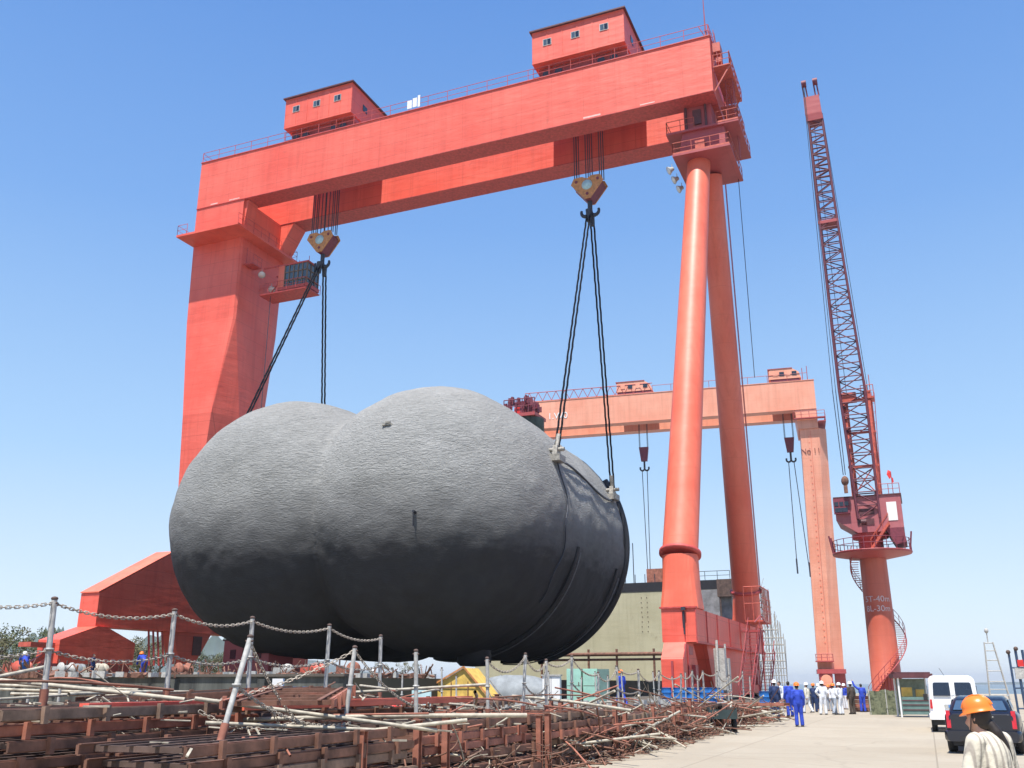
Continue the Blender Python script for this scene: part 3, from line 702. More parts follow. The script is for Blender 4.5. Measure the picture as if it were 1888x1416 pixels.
txb = bpy.data.textures.new('spray', 'CLOUDS'); txb.noise_scale = .8; txb.noise_depth = 3
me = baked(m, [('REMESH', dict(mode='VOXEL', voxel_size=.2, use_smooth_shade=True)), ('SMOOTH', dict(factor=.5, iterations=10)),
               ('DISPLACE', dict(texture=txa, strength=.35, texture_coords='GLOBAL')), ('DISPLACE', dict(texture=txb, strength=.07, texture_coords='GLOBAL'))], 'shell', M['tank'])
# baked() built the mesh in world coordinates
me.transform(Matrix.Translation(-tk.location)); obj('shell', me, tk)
def ringseg(v_, a0, a1, r, name, mat, lift=.03, lobe=0, nn=40):
    mb = MB(); pts = [tpt(lobe, (TR + lift) * math.cos(t), v_, (TR + lift) * math.sin(t)) for t in [R(a0 + (a1 - a0) * k / nn) for k in range(nn + 1)]]
    return mb.path(pts, r, 8).build(name, mat, tk)
M['seam'] = plain('dark_seam_sealant', (.02, .02, .024), .5)
M['seam_light'] = plain('bare_seam_edge', (.16, .16, .17), .5)
ringseg(4.0, -100, -12, .17, 'seam_band', M['seam'], .12); ringseg(4.35, -100, -14, .05, 'seam_band', M['seam_light'], .30)
ringseg(16.1, -95, -14, .13, 'seam_band', M['seam'], .12); ringseg(16.65, -95, -18, .05, 'seam_band', M['seam_light'], .30)
ringseg(18.6, -80, 35, .35, 'end_flange', M['seam'], .10)
# lifting lugs and small fittings
M['lug'] = plain('lug_steel', (.30, .28, .24), .5, .4, 5)
lugs = []
for l, s in ((0, 1), (1, -1)):
    for vv in (0.4, 16.9 if s > 0 else 14.0):
        a = R(22) if s > 0 else R(131)
        p = V(tpt(l, (TR + .2) * math.cos(a), vv, (TR + .2) * math.sin(a))); lugs.append((p, s))
        lb = MB(); lb.box(p + V((0, 0, .1)), (.9, 1.3, .5)); lb.prism([(p.x - .2, p.y - .5, p.z + .2), (p.x - .2, p.y + .5, p.z + .2), (p.x - .2, p.y + .3, p.z + 1.1), (p.x - .2, p.y - .3, p.z + 1.1)], (.35, 0, 0))
        lb.tube(p + V((-.6, 0, .8)), p + V((.6, 0, .8)), .16, n=10); lb.build('lifting_lug', M['lug'], tk)
m = MB(); q = V(tpt(0, 2.6, -8.9, -1.16)); m.tube(q, q + V((0, -.35, .05)), .10); m.box(q + V((0, -.3, -.5)), (.08, .08, .9)); m.build('pipe_stub', M['seam'], tk)
m = MB(); q = V(tpt(0, -.34, -7.9, 5.45)); m.box(q, (.75, .2, .12), .3); m.box(q + V((.1, -.1, .14)), (.4, .15, .12)); m.build('fitting', M['lug'], tk)
m = MB(); c = V(tpt(0, 2.0, 3.0, -TR + .1)); m.lathe([(1.3, .4), (1.3, -.5), (1.05, -.75), (.001, -.8)], c, 24, True); m.build('sump', M['seam'], tk)
m = MB(); pts = [tpt(0, (TR + .12) * math.cos(R(a)), .6 + .3 * math.sin(a * .3), (TR + .12) * math.sin(R(a))) for a in range(21, -40, -3)]; m.path(pts, .06, 5)
pts = [tpt(0, (TR + .12) * math.cos(R(22 + 3 * math.sin(v_ * .35))), v_, (TR + .12) * math.sin(R(22 + 3 * math.sin(v_ * .35)))) for v_ in [0.4 + k * .82 for k in range(21)]]; m.path(pts, .1, 5)
m.build('tag_rope', M['steel_dark'], tk)
# slings from hooks to lugs
def sling(a, b, label):
    a, b = V(a), V(b); t = thing('lifting_sling', label, 'sling', a)
    side = (b - a).cross(V((0, 0, 1))).normalized()
    for s in (-1, 1):
        mb = MB(); k = 60; pts1 = []
        for i in range(k + 1):
            c = a.lerp(b, i / k) + side * (s * .15); ph = i * 2.1
            pts1.append(c + side * (.014 * math.cos(ph)) + V((.014 * math.sin(ph), 0, 0)))
        mb.path(pts1, .085, 6); mb.build('wire_rope', M['rope'], t)
    MB().tube(a + V((0, 0, .3)), a - V((0, 0, .9)), .3, .2, n=8).build('shackle', M['steel_dark'], t)
    e = b.lerp(a, .05); MB().tube(b, e, .17, .2, n=8).build('socket', M['lug'], t)
    return t
hk = [V((h[0], h[1], h[2] - 2.6)) for h in HK]
names = [('near sling of the right hook, ending at the lug on the tank shoulder', 1), ('far sling of the right hook, running to the back lug of the tank', 1),
         ('slanting near sling of the left hook, vanishing behind the left lobe', 0), ('almost vertical far sling of the left hook, vanishing behind the tank', 0)]
for (p, s), (lab, hi) in zip(lugs, names):
    y = -.45 if 'near' in lab else .45
    sling(hk[hi] + V((0, y, 0)), p + V((0, 0, .85)), lab)
# a hanging tag line of chain beside the left hook

# ================================================================== SECOND GANTRY CRANE (far)
g2 = thing('gantry_crane', 'faded salmon gantry crane standing farther away behind the right leg of the near one', 'crane', (-12.07, 164.56, 0), R(6.53))
def Q(mb, name, mat, parent=g2): return mb.build(name, M[mat] if isinstance(mat, str) else mat, parent, False)
for y0, y1 in ((0, 2.0), (6.7, 8.7)):
    o = Q(MB().mm((-53, y0, 46.9), (0, y1, 52.0)), 'girder', 'salmon')
    Q(MB().mm((-53.05, y0 - .08, 52.0), (.05, y1 + .08, 52.1)).mm((-53, y0 - .06, 46.82), (0, y1 + .06, 46.9)), 'flange', 'salmon', o)
Q(MB().mm((-2, 2.01, 47.2), (-.1, 6.69, 51.7)), 'end_tie', 'salmon'); Q(MB().mm((-52, 2.01, 47.2), (-50, 6.69, 51.7)), 'end_tie', 'salmon')
m = MB(); railing(m, (-28, .05, 52.1), (-1, .05, 52.1), 1.3, 3.2, .05, False); m.tube((-1, .05, 52.1), (-1, .05, 54.6), .06); m.tube((-1.8, .05, 52.1), (-1.8, .05, 54.3), .06); Q(m, 'railing', 'jib')
m = MB()                               # zigzag cable truss on the left half
k = 14
for i in range(k):
    x0, x1 = -52 + i * 24 / k, -52 + (i + 1) * 24 / k
    m.tube((x0, .1, 52.2), ((x0 + x1) / 2, .1, 53.9), .06, n=5); m.tube(((x0 + x1) / 2, .1, 53.9), (x1, .1, 52.2), .06, n=5)
m.tube((-52, .1, 53.9), (-28, .1, 53.9), .08, n=5); m.tube((-52, .1, 52.2), (-28, .1, 52.2), .06, n=5); Q(m, 'cable_truss', 'jib')
m = MB(); m.loft([[(-3.3, .05, 43.4), (.0, .05, 43.4), (.0, 8.6, 43.4), (-3.3, 8.6, 43.4)], [(-3.6, .05, 46.8), (.0, .05, 46.8), (.0, 8.6, 46.8), (-3.6, 8.6, 46.8)]]); Q(m, 'leg_head', 'salmon')
m = MB(); m.mm((-3.9, -.9, 45.0), (1.3, -.02, 45.15)); m.mm((.02, -.9, 44.3), (1.3, 9.4, 44.45)); railing(m, (-3.9, -.85, 45.15), (1.2, -.85, 45.15), 1.1, 1.2, .05); railing(m, (1.25, -.85, 44.45), (1.25, 9.3, 44.45), 1.1, 1.6, .05); Q(m, 'leg_platform', 'jib')
Q(MB().loft([[(-3.7, 2.6, 3.9), (-1.55, 2.6, 3.9), (.35, 4.0, 3.9), (.35, 5.2, 3.9), (-1.5, 6.2, 3.9), (-3.7, 6.2, 3.9)], [(-3.0, .3, 43.38), (.1, .3, 43.38), (1.25, 1.4, 43.38), (1.25, 7.2, 43.38), (.1, 8.4, 43.38), (-3.0, 8.4, 43.38)]]), 'rigid_leg', 'salmon')
Q(MB().loft([[(-50.5, 2.6, 3.9), (-48.5, 2.6, 3.9), (-48.5, 6.2, 3.9), (-50.5, 6.2, 3.9)], [(-52.5, .3, 46.8), (-49.5, .3, 46.8), (-49.5, 8.4, 46.8), (-52.5, 8.4, 46.8)]]), 'rigid_leg', 'salmon')
m = MB(); m.mm((-3.9, .5, 3.2), (.5, 8.4, 3.88)); Q(m, 'sill_beam', 'jib')
m = MB(); m.mm((-3.6, .7, 1.4), (-1.6, 3.1, 3.15)); m.mm((-3.6, 5.7, 1.4), (-1.6, 8.1, 3.15)); m.mm((-1.2, 2.0, .5), (.4, 4.4, 3.15)); m.mm((-3.5, .8, .5), (-1.7, 3.0, 1.38)); Q(m, 'bogie', 'jib')
m = MB(); m.lathe([(.001, 0), (.85, 0), (.85, .7), (.001, .71)], (-2.6, .4, 2.2), 18, False, (0, -1, 0)); Q(m, 'cable_reel', 'salmon')
m = MB(); railing(m, (-3.9, .45, 5.2), (-1.3, .45, 5.2), 1, .9, .06); m.mm((-4.0, .2, 5.0), (-1.2, 2.6, 5.18)); Q(m, 'leg_platform', 'jib')
m = MB(); m.bar((-2.0, .9, 6), (-1.35, .25, 43), .05); 
for z in range(8, 43): m.box((-2.35 + .0157 * z, .28 + (43.4 - z) * .0577 + .03, z), (.16, .12, .12))
Q(m, 'leg_rungs', 'orange')
m = text_mesh('No 11', 1.25, M['dark_mark'], .02); o = obj('lettering', m, g2, (-1.60, .2, 39.5)); o.rotation_euler = (R(90 - 3.3), 0, 0); o.location.y = .3 + (43.38 - 39.5) * .0583 - .06
m = text_mesh('1.W0', 1.7, M['white'], .02); o = obj('lettering', m, g2, (-45.7, -.05, 49.0)); o.rotation_euler = (R(90), 0, 0)
for i, (x0, x1, hx, lab) in enumerate(((-34.6, -28.0, -30.6, 'peach trolley house midway along the far salmon gantry'), (-7.5, -2.0, -4.9, 'peach trolley house near the right end of the far salmon gantry'))):
    t = thing('hoist_trolley', lab, 'hoist trolley', g2.matrix_basis @ V(((x0 + x1) / 2, 4.3, 52.1)), R(6.53))
    L = x1 - x0; hb = MB()
    prof = [(-L / 2, .55), (-L / 2 + .1, 2.1), (-L / 2 + .4, 2.4), (L / 2 - 1.5, 2.4), (L / 2 - .4, 1.7), (L / 2, .55)]
    hb.prism([(a, -4.2, b) for a, b in prof], (0, 8.4, 0)); hb.build('machine_house', M['salmon'], t, False)
    for q in range(4):
        x = -L / 2 + .8 + q * (L - 1.9) / 3.4; MB().mm((x, -4.28, 1.1), (x + .8, -4.203, 1.8)).build('window', M['glass_dark'] if q % 2 else M['salmon'], t, False)
    MB().mm((-L / 2 - .1, -4.3, 2.402), (L / 2 - 1.4, 4.3, 2.5)).build('roof', M['jib'], t, False)
    MB().mm((-L / 2 + .3, -4.1, .12), (L / 2 - .3, -3.5, .54)).mm((-L / 2 + .3, 3.5, .12), (L / 2 - .3, 4.1, .54)).mm((-.4, -3.6, .2), (.4, 3.6, .5)).build('undercarriage', M['jibdark'], t, False)
    hk_ = thing('hook_block', ['small dark hook block hanging left of the near right leg', 'small dark hook block hanging beside the far salmon leg'][i], 'hook block', g2.matrix_basis @ V((hx, 4.3, 40.4)), R(6.53))
    mb = MB(); mb.loft([[(-.55, -.3, 0), (.55, -.3, 0), (.55, .3, 0), (-.55, .3, 0)], [(-.85, -.4, 2.6), (.85, -.4, 2.6), (.85, .4, 2.6), (-.85, .4, 2.6)]]); mb.build('housing', M['jibdark'], hk_, False)
    mb = MB()
    for a in (-.8, -.65, .65, .8): mb.tube((a, 0, 2.6), (a, 0, 11.9), .05, n=5, cap=False)
    mb.build('hoist_rope', M['steel_dark'], hk_, False)
    mb = MB(); mb.tube((0, 0, 0), (0, 0, -1.3), .18)
    for s in (-1, 1):
        pts = [(s * (.4 - .4 * math.cos(q)), 0, -1.3 - .45 * math.sin(q)) for q in [math.pi * j / 6 for j in range(8)]]; mb.path(pts, .17, 6)
    mb.build('hook', M['steel_dark'], hk_, False)
    mb = MB(); end = -25.5 if i == 0 else -21
    mb.tube((-.45, 0, -1.8), (-.15 if i == 0 else -.6, 0, end), .07, n=5); mb.tube((.45, 0, -1.8), (.15 if i == 0 else 1.4, 0, end - (.6 if i else 0)), .07, n=5)
    if i:
        mb.tube((-.6, 0, end), (-.6, 0, end + 2.5), .14, n=5); mb.tube((1.4, 0, end - .6), (1.4, 0, end + 1.8), .14, n=5)
    mb.build('hanging_sling', M['steel_dark'], hk_, False)

# ================================================================== PEDESTAL JIB CRANE
pc = thing('jib_crane', 'dark red pedestal jib crane with a tall lattice boom and spiral stair at the right', 'crane', (-3.5, 100, 0))
def J(mb, name, mat, parent=pc): return mb.build(name, M[mat] if isinstance(mat, str) else mat, parent, False)
colm = J(MB().lathe([(1.75, 0), (1.75, .25), (1.5, .3), (1.5, .9), (1.38, 1.0), (1.30, 7), (1.24, 13.5)], n=48), 'pedestal', painted('pedestal_paint', (.50, .105, .06), (.56, .15, .09), rust=.3, plate=(400, 2.4), seam=.3))
def wrap(me, r0, z):                   # bend flat lettering round the column, facing the camera side
    for v_ in me.vertices:
        x, y, t = v_.co; a = math.radians(-88) + x / r0; rr = r0 + .012 + t
        v_.co = (rr * math.cos(a), rr * math.sin(a), z + y)
    return me
for body, z in (('5T-40m', 9.4), ('8L-30m', 8.5)):
    obj('lettering', wrap(text_mesh(body, .78, M['white_mark'], .004), 1.29, z), colm)
J(MB().lathe([(1.24, 13.3), (1.6, 13.32), (3.65, 13.75), (3.72, 13.9), (3.68, 13.95), (1.24, 13.96)], n=32, smooth=False), 'gallery', 'jib')
m = MB(); k = 22
for i in range(k):
    a0, a1 = 2 * math.pi * i / k, 2 * math.pi * (i + 1) / k
    p, q = V((3.62 * math.cos(a0), 3.62 * math.sin(a0), 13.95)), V((3.62 * math.cos(a1), 3.62 * math.sin(a1), 13.95))
    m.tube(p, p + V((0, 0, 1.15)), .04, n=5)
    for h in (.6, 1.15): m.tube(p + V((0, 0, h)), q + V((0, 0, h)), .035, n=5)
for a in (2.9, 3.3, -.25): m.tube((3.62 * math.cos(a), 3.62 * math.sin(a), 13.95), (3.9 * math.cos(a), 3.9 * math.sin(a), 15.7), .09, n=6)
J(m, 'railing', 'jibdark')
m = MB(); k = 66; pin = []; pout = []
for i in range(k + 1):
    t = i / k; a = R(222 + 352 * t); z = .4 + 13.2 * t; c, s = math.cos(a), math.sin(a)
    ri = 1.42; ro = 2.15
    if i < k: m.bar((ri * c, ri * s, z), (ro * c, ro * s, z), .26, .045)
    pin.append((ri * c, ri * s, z)); pout.append((ro * c, ro * s, z))
    if i % 3 == 0: m.tube((ro * c, ro * s, z), (ro * c, ro * s, z + 1.0), .025, n=4)
m.path(pout, .06, 4); m.path([(a, b, z + 1.0) for a, b, z in pout], .03, 4); m.path([(a, b, z + .5) for a, b, z in pout], .02, 4)
J(m, 'spiral_stair', 'jib')
m = MB()
for i in range(9):
    a = R(255 + i * 11); m.tube((1.52 * math.cos(a), 1.52 * math.sin(a), .3), (1.36 * math.cos(a), 1.36 * math.sin(a), 2.8 - abs(i - 4) * .1), .05, n=5)
J(m, 'base_rib', 'jib')
# slewing ring and machinery house
J(MB().lathe([(1.15, 13.97), (1.15, 15.2), (1.7, 15.3), (1.7, 15.7)], n=28), 'slewing_ring', 'jib')
m = MB()
m.prism([(-2.9, -1.9, 17.0), (-1.0, -1.9, 15.7), (1.2, -1.9, 15.7), (1.4, -1.9, 16.0), (3.2, -1.9, 16.0), (3.2, -1.9, 19.2), (-2.9, -1.9, 19.2)], (0, 5.6, 0))
hs_ = J(m, 'machinery_house', painted('house_mauve_red', (.36, .09, .10), (.42, .14, .15), rust=.3))
J(MB().mm((-3.0, -2.0, 19.202), (3.3, 3.8, 19.3)), 'roof', 'roof_dark', hs_)
m = MB(); m.mm((-3.0, -2.3, 17.6), (-1.5, -1.92, 19.1)); J(m, 'operator_cab', 'jibdark', hs_)
m = MB()
for q in range(3): m.mm((-2.9 + q * .47, -2.34, 18.35), (-2.52 + q * .47, -2.303, 18.75))
m.mm((-2.9, -2.34, 17.75), (-1.7, -2.303, 18.15)); J(m, 'cab_window', 'glass_dark', hs_)
J(MB().mm((1.85, -1.95, 16.7), (2.75, -1.903, 18.5)), 'white_panel', 'white', hs_)
m = MB(); m.mm((-.7, -1.96, 17.4), (.7, -1.903, 18.0)); m.mm((-.9, -1.96, 16.4), (.6, -1.903, 17.0)); m.tube((-.6, -2.1, 16.7), (-.1, -2.1, 16.7), .25); J(m, 'winch_opening', 'roof_dark', hs_)
m = MB(); m.prism([(1.5, -1.95, 15.98), (3.1, -1.95, 15.98), (3.3, -1.95, 14.6), (2.3, -1.95, 14.4)], (0, 4, 0)); J(m, 'counterweight', 'jibdark', hs_)
m = MB(); stair(m, (.1, -2.3, 14.0), (1.9, -2.3, 16.4), .7, (0, 1, 0)); J(m, 'stair', 'jiblight')
m = MB(); railing(m, (1.2, -1.9, 19.3), (3.2, -1.9, 19.3), 1.0, .9, .035); m.tube((2.6, -1.5, 19.3), (2.6, -1.5, 21.5), .035); J(m, 'railing', 'jib')
fl = MB(); fl.add([(2.6, -1.5, 21.0), (2.6, -1.45, 21.6), (2.35, -1.4, 21.75), (2.2, -1.5, 21.3), (2.42, -1.52, 20.8)], [(0, 1, 2, 3, 4)]); fl.add([(2.61, -1.52, 20.4), (2.61, -1.5, 20.98), (2.75, -1.5, 20.9), (2.78, -1.5, 20.5)], [(0, 1, 2, 3)])
J(fl, 'red_flag', 'redplastic')
# A-frame mast
m = MB()
for sx in (-1, 1):
    m.bar((sx * 1.15 + .1, -1.4, 16.5), (sx * 1.2 + .15, -.6, 29.6), .36); m.bar((sx * 1.15 + .25, 2.6, 19.3), (sx * 1.2 + .35, .4, 29.6), .26)
for z in (22.4, 25.9, 29.4): m.bar((-1.3, -1.0 + (z - 22) * .05, z), (1.7, -1.0 + (z - 22) * .05, z), .22)
m.bar((-.9, -1.2, 19.6), (1.1, -1.1, 22.3), .1); m.bar((1.1, -1.2, 19.6), (-.9, -1.1, 22.3), .1)
J(m, 'mast', 'jiblight')
m = MB(); m.mm((-1.2, -.9, 29.2), (.2, -.3, 30.2)); m.mm((.7, -.9, 29.4), (1.9, .8, 29.6)); m.mm((.9, -.8, 29.61), (1.6, .2, 30.2)); railing(m, (.7, -.88, 29.6), (1.9, -.88, 29.6), 1.2, .6, .04); m.tube((1.6, -.8, 29.6), (1.6, -.8, 31.9), .04); m.tube((1.2, -.8, 29.6), (1.2, -.8, 31.3), .04)
J(m, 'mast_head', 'jiblight')
m = MB(); ladder(m, (1.55, -1.5, 19.3), (1.95, -.6, 30.0), .5, (0, 1, 0), .35, .03, .4); J(m, 'mast_ladder', 'jib')
# boom
def boom(mb, secs, panels, rc=.12, rb=.05):
    def at(t):
        s = t * (len(secs) - 1); i = min(int(s), len(secs) - 2); f = s - i
        a, b = secs[i], secs[i + 1]; return [V(a[j]).lerp(V(b[j]), f) for j in range(4)]
    prev = at(0)
    for k in range(1, panels + 1):
        cur = at(k / panels)
        for j in range(4):
            mb.tube(prev[j], cur[j], rc, n=6, cap=False)
            jn = (j + 1) % 4
            mb.tube(cur[j], cur[jn], rb, n=5, cap=False)
            a, b = (prev[j], cur[jn]) if (k + j) % 2 else (prev[jn], cur[j]); mb.tube(a, b, rb, n=5, cap=False)
        prev = cur
    return mb
def bs(z, x0, x1, y0, y1): return [(x0, y0, z), (x1, y0, z), (x1, y1, z), (x0, y1, z)]
m = boom(MB(), [bs(17.0, -.85, 1.15, -2.1, -1.3), bs(30, -1.3, 1.15, -2.6, -.9), bs(44, -1.35, .55, -3.0, -1.2), bs(54, -1.38, .25, -3.2, -1.6), bs(61.2, -1.4, .05, -3.2, -2.0)], 40, .135, .062)
bm = J(m, 'boom', 'boom')
m = MB()
for z in (48.5,): m.mm((-1.5, -3.2, z), (.5, -1.4, z + .35))
J(m, 'boom_joint', 'jib', bm)
m = MB(); m.loft([[(-1.55, -3.4, 61.0), (.2, -3.4, 61.0), (.2, -1.8, 61.0), (-1.55, -1.8, 61.0)], [(-1.65, -3.5, 61.8), (.1, -3.5, 61.8), (.1, -1.8, 61.8), (-1.65, -1.8, 61.8)], [(-1.65, -3.5, 64.0), (.0, -3.5, 64.0), (.0, -1.8, 64.0), (-1.65, -1.8, 64.0)]]); J(m, 'boom_head', 'jib', bm)
m = MB()
for x in (-1.55, -.35):
    m.tube((x, -3.3, 64.0), (x - .1, -3.5, 65.9), .09, n=6); m.tube((x + .35, -3.3, 64.0), (x + .2, -3.5, 65.9), .09, n=6); m.tube((x - .15, -3.5, 65.7), (x + .35, -3.5, 65.7), .4, n=14)
J(m, 'head_sheave', 'jibdark', bm)
m = MB()
for i, (a, b) in enumerate((((-1.55, -3.6, 65.2), (-1.9, -3.0, 30)), ((-1.45, -3.6, 65.2), (-1.6, -3.0, 30)))): m.tube(a, b, .03, n=5)
m.tube((-1.9, -3.0, 30), (-1.75, -2.8, 21.3), .04, n=5); m.tube((-1.6, -3.0, 30), (-1.55, -2.8, 21.3), .04, n=5)
m.tube((.1, -2.0, 62.5), (1.4, -.6, 29.8), .03, n=5); m.tube((-.9, -2.0, 62.5), (-.7, -.6, 29.8), .03, n=5)
J(m, 'hoist_rope', 'steel_dark')
m = MB(); m.ell((-1.65, -2.8, 20.7), (.36, .3, .5)); m.box((-1.65, -2.8, 19.9), (.35, .3, .8)); J(m, 'hook_block', 'rust')

# ================================================================== SHIP BLOCK AND OTHER THINGS BEHIND
hb = thing('ship_hull_block', 'big olive ship hull section with a black rim, behind the tank and right leg', 'hull block', (-34, 127, .6))
MB().prism([(-56, 121, .6), (-56, 121, 5.2), (-44, 121, 6.6), (-41, 121, 13.4), (-21.0, 121, 13.4), (-21.6, 121, .6)], (0, 14, 0)).build('hull_plating', M['hull'], hb)
MB().mm((-40.8, 120.95, 12.95), (-20.9, 121.6, 14.1)).build('black_coaming', M['seam'], hb)
m = MB(); m.mm((-24.8, 120.9, .62), (-21.1, 120.99, 12.9)); m.build('grey_panel', M['hullgrey'], hb)
m = MB()
for k in range(16):
    m.box((-32.6 + (k % 2) * .75 + random.uniform(-.05, .05), 120.97, 12.2 - (k // 2) * .6), (.09, .03, .12))
m.build('bolt_rows', M['rust3'], hb)
m = MB(); m.mm((-32.0, 121.8, 14.11), (-29.4, 123.6, 15.9)); m.build('deck_hatch', M['rust2'], hb)
m = MB()
for k in range(6): m.tube((-36 + k * 1.3, 121.3, 14.11), (-36 + k * 1.3, 121.3, 15.2), .05)
railing(m, (-29, 121.2, 14.11), (-21.2, 121.2, 14.11), 1.1, 1.6, .04); m.tube((-33.6, 121.4, 14.1), (-33.6, 121.4, 19.3), .06)
m.build('railing', M['steel_dark'], hb)
m = MB(); m.lathe([(.5, 0), (.75, .3), (.75, .9), (.4, 1.2), (.001, 1.25)], (-26.0, 122, 14.11), 14); m.build('mushroom_vent', M['white'], hb)
m = MB(); m.mm((-22.6, 119.6, 11.9), (-20.6, 120.9, 14.0)); m.tube((-22.3, 119.8, 9), (-22.3, 119.8, 11.9), .1); m.build('scaffold_box', M['rust3'], hb)
pr = thing('pipe_rack', 'rusty horizontal pipe on posts running in front of the olive hull section', 'pipe rack', (-33, 112, .6))
MB().tube((-44, 112, 5.0), (-24, 112, 5.0), .22).tube((-44, 112.4, 4.4), (-24, 112.4, 4.4), .14).build('pipe', M['rust'], pr)
for x in (-43, -37, -33.5, -29, -25): MB().bar((x, 112.2, .6), (x, 112.2, 5.6), .22).build('post', M['rust'], pr)
mp = thing('ship_crane_post', 'dark green post with red winch gear rising behind the right shoulder of the tank', 'crane post', (-49.6, 128, .6))
MB().lathe([(2.0, 0), (2.0, 36.2), (2.1, 36.25), (2.1, 38.8)], (-50.3, 127.3, .6), 24).build('post', plain('dark_green_post_paint', (.035, .055, .045), .6), mp)
m = MB(); m.mm((-53.6, 124.9, 39.41), (-48.6, 129.5, 39.9)); m.build('winch_platform', M['jib'], mp)
m = MB(); m.mm((-52.0, 125.2, 39.91), (-50.6, 126.4, 40.9)); m.build('winch_drum', M['redplastic'], mp)
m = MB(); rnd = random.Random(5)
for k in range(44):
    x = rnd.uniform(-53.6, -48.8); y = rnd.uniform(125.3, 128.5); z = rnd.uniform(40.1, 42.2); m.box((x, y, z), (rnd.uniform(.2, .7), rnd.uniform(.2, .7), rnd.uniform(.4, 1.3)), rnd.uniform(0, 3))
railing(m, (-53.6, 125.0, 39.9), (-48.7, 125.0, 39.9), 2.2, 1.0, .08)
m.build('winch_gear', M['jibdark'], mp)
# scaffold
sf = thing('scaffold', 'tall grey tube scaffold standing just behind the right leg of the near gantry', 'scaffold', at_d(1425, 1262, 104))
b0 = at_d(1404, 1262, 104); b1 = at_d(1452, 1262, 104); b0.z = b1.z = .6
dx = (b1 - b0); dn = V((-dx.y, dx.x, 0)).normalized() * 1.4
m = MB(); mb = MB(); tops = [11.8, 10.6, 10.0, 8.4, 6.6, 5.2]
for i in range(11):
    for s in (0, 1):
        p = b0 + dx * (i / 10) + dn * s; m.tube(p, p + V((random.uniform(-.15, .15), 0, tops[i // 2] + random.uniform(-.4, 1))), .045, n=5)
m.build('standard', M['grey_steel'], sf); m = MB()
for z in (1.2, 1.9, 2.6, 3.3, 4.1, 4.9, 5.6, 6.4, 7.2, 8.0, 8.7, 9.4, 10.2):
    k = [i for i in range(6) if tops[i] >= z - .5]; k = max(k)
    for s in (0, 1): m.tube(b0 + dn * s + V((0, 0, z)), b0 + dx * (k / 5) + dn * s + V((0, 0, z)), .04, n=5)
    for i in range(k + 1): m.tube(b0 + dx * (i / 5) + V((0, 0, z)), b0 + dx * (i / 5) + dn + V((0, 0, z)), .04, n=5)
    for i in range(k): m.tube(b0 + dx * (i / 5) + V((0, 0, z)), b0 + dx * ((i + 1) / 5) + V((0, 0, z + 1.4)), .03, n=5) if i % 2 else None
m.build('ledger', M['grey_steel'], sf)
m = MB()
for z in (3.32, 4.95): m.prism([tuple(b0 + V((0, 0, z))), tuple(b0 + dx * .9 + V((0, 0, z))), tuple(b0 + dx * .9 + dn + V((0, 0, z))), tuple(b0 + dn + V((0, 0, z)))], (0, 0, .05))
m.build('deck_board', M['grey_steel'], sf)

# ================================================================== TREES ON THE LEFT
def tree(p, h, wd, label, mat, group, seed, flat=.8):
    rnd = random.Random(seed); t = thing('scrub_tree', label, 'tree', p, rnd.uniform(0, 6), group)
    tr = MB(); limbs = []
    top = V((rnd.uniform(-.2, .2) * h, rnd.uniform(-.2, .2) * h, h * .55)); tr.tube((0, 0, -.3), top * .5, h * .03, h * .022, 7); tr.tube(top * .5, top, h * .022, h * .012, 7)
    for k in range(7):
        a = rnd.uniform(0, 6.3); s = top * rnd.uniform(.3, .9); e = s + V((math.cos(a) * wd * .35, math.sin(a) * wd * .35, h * rnd.uniform(.12, .4))); tr.tube(s, e, h * .012, h * .004, 5); limbs.append(e)
    tr.build('trunk', M['bark'], t, False)
    cr = MB(); clumps = [V((rnd.uniform(-1, 1) * wd * .42, rnd.uniform(-1, 1) * wd * .42, h * rnd.uniform(.28, .88))) for _ in range(26)] + limbs
    for c in clumps:
        rad = h * rnd.uniform(.07, .17)
        for _ in range(95):
            d = V((rnd.gauss(0, 1), rnd.gauss(0, 1), rnd.gauss(0, 1) * flat)).normalized() * rad * rnd.uniform(.3, 1.1) ** .6
            q = c + d; s = h * rnd.uniform(.010, .024)
            a = V((rnd.gauss(0, 1), rnd.gauss(0, 1), rnd.gauss(0, 1))).normalized(); b = a.orthogonal().normalized() * s * .6; a *= s
            cr.add([q - a, q + b, q + a, q - b], [(0, 1, 2, 3)])
    cr.build('crown', M[mat], t, False)
    return t
tl = [(-25, 1246, 118, 5.6, 11, 'leaf2'), (12, 1246, 122, 6.0, 12, 'leaf'), (38, 1246, 130, 5.2, 10, 'leaf2'), (60, 1246, 140, 4.4, 9, 'leaf2'), (-60, 1246, 125, 6.5, 12, 'leaf'),
      (232, 1243, 130, 5.4, 9, 'leaf2'), (258, 1243, 133, 5.6, 9, 'leaf2'), (285, 1244, 132, 4.6, 8, 'leaf2'), (372, 1246, 135, 4.2, 8, 'leaf2'), (400, 1246, 138, 4.6, 9, 'leaf'), (425, 1246, 140, 4.0, 8, 'leaf2'),
      (95, 1244, 150, 4.6, 9, 'leaf'), (440, 1246, 142, 3.8, 8, 'leaf'), (740, 1250, 150, 3.0, 8, 'leaf2')]
for i, (x, y, d, h, wd, mt) in enumerate(tl):
    p = at_d(x, y, d); p.z = 1.93 if p.x > -259 and p.y < 150 else 1.0
    tree(p, h, wd, 'bushy green tree of the dense clump at the left edge' if i in (0, 1, 2, 3, 4) else 'low scrub tree on the land behind the left leg of the near gantry', mt, 'trees at the left edge' if i < 5 else 'scrub trees behind the left leg', 30 + i)

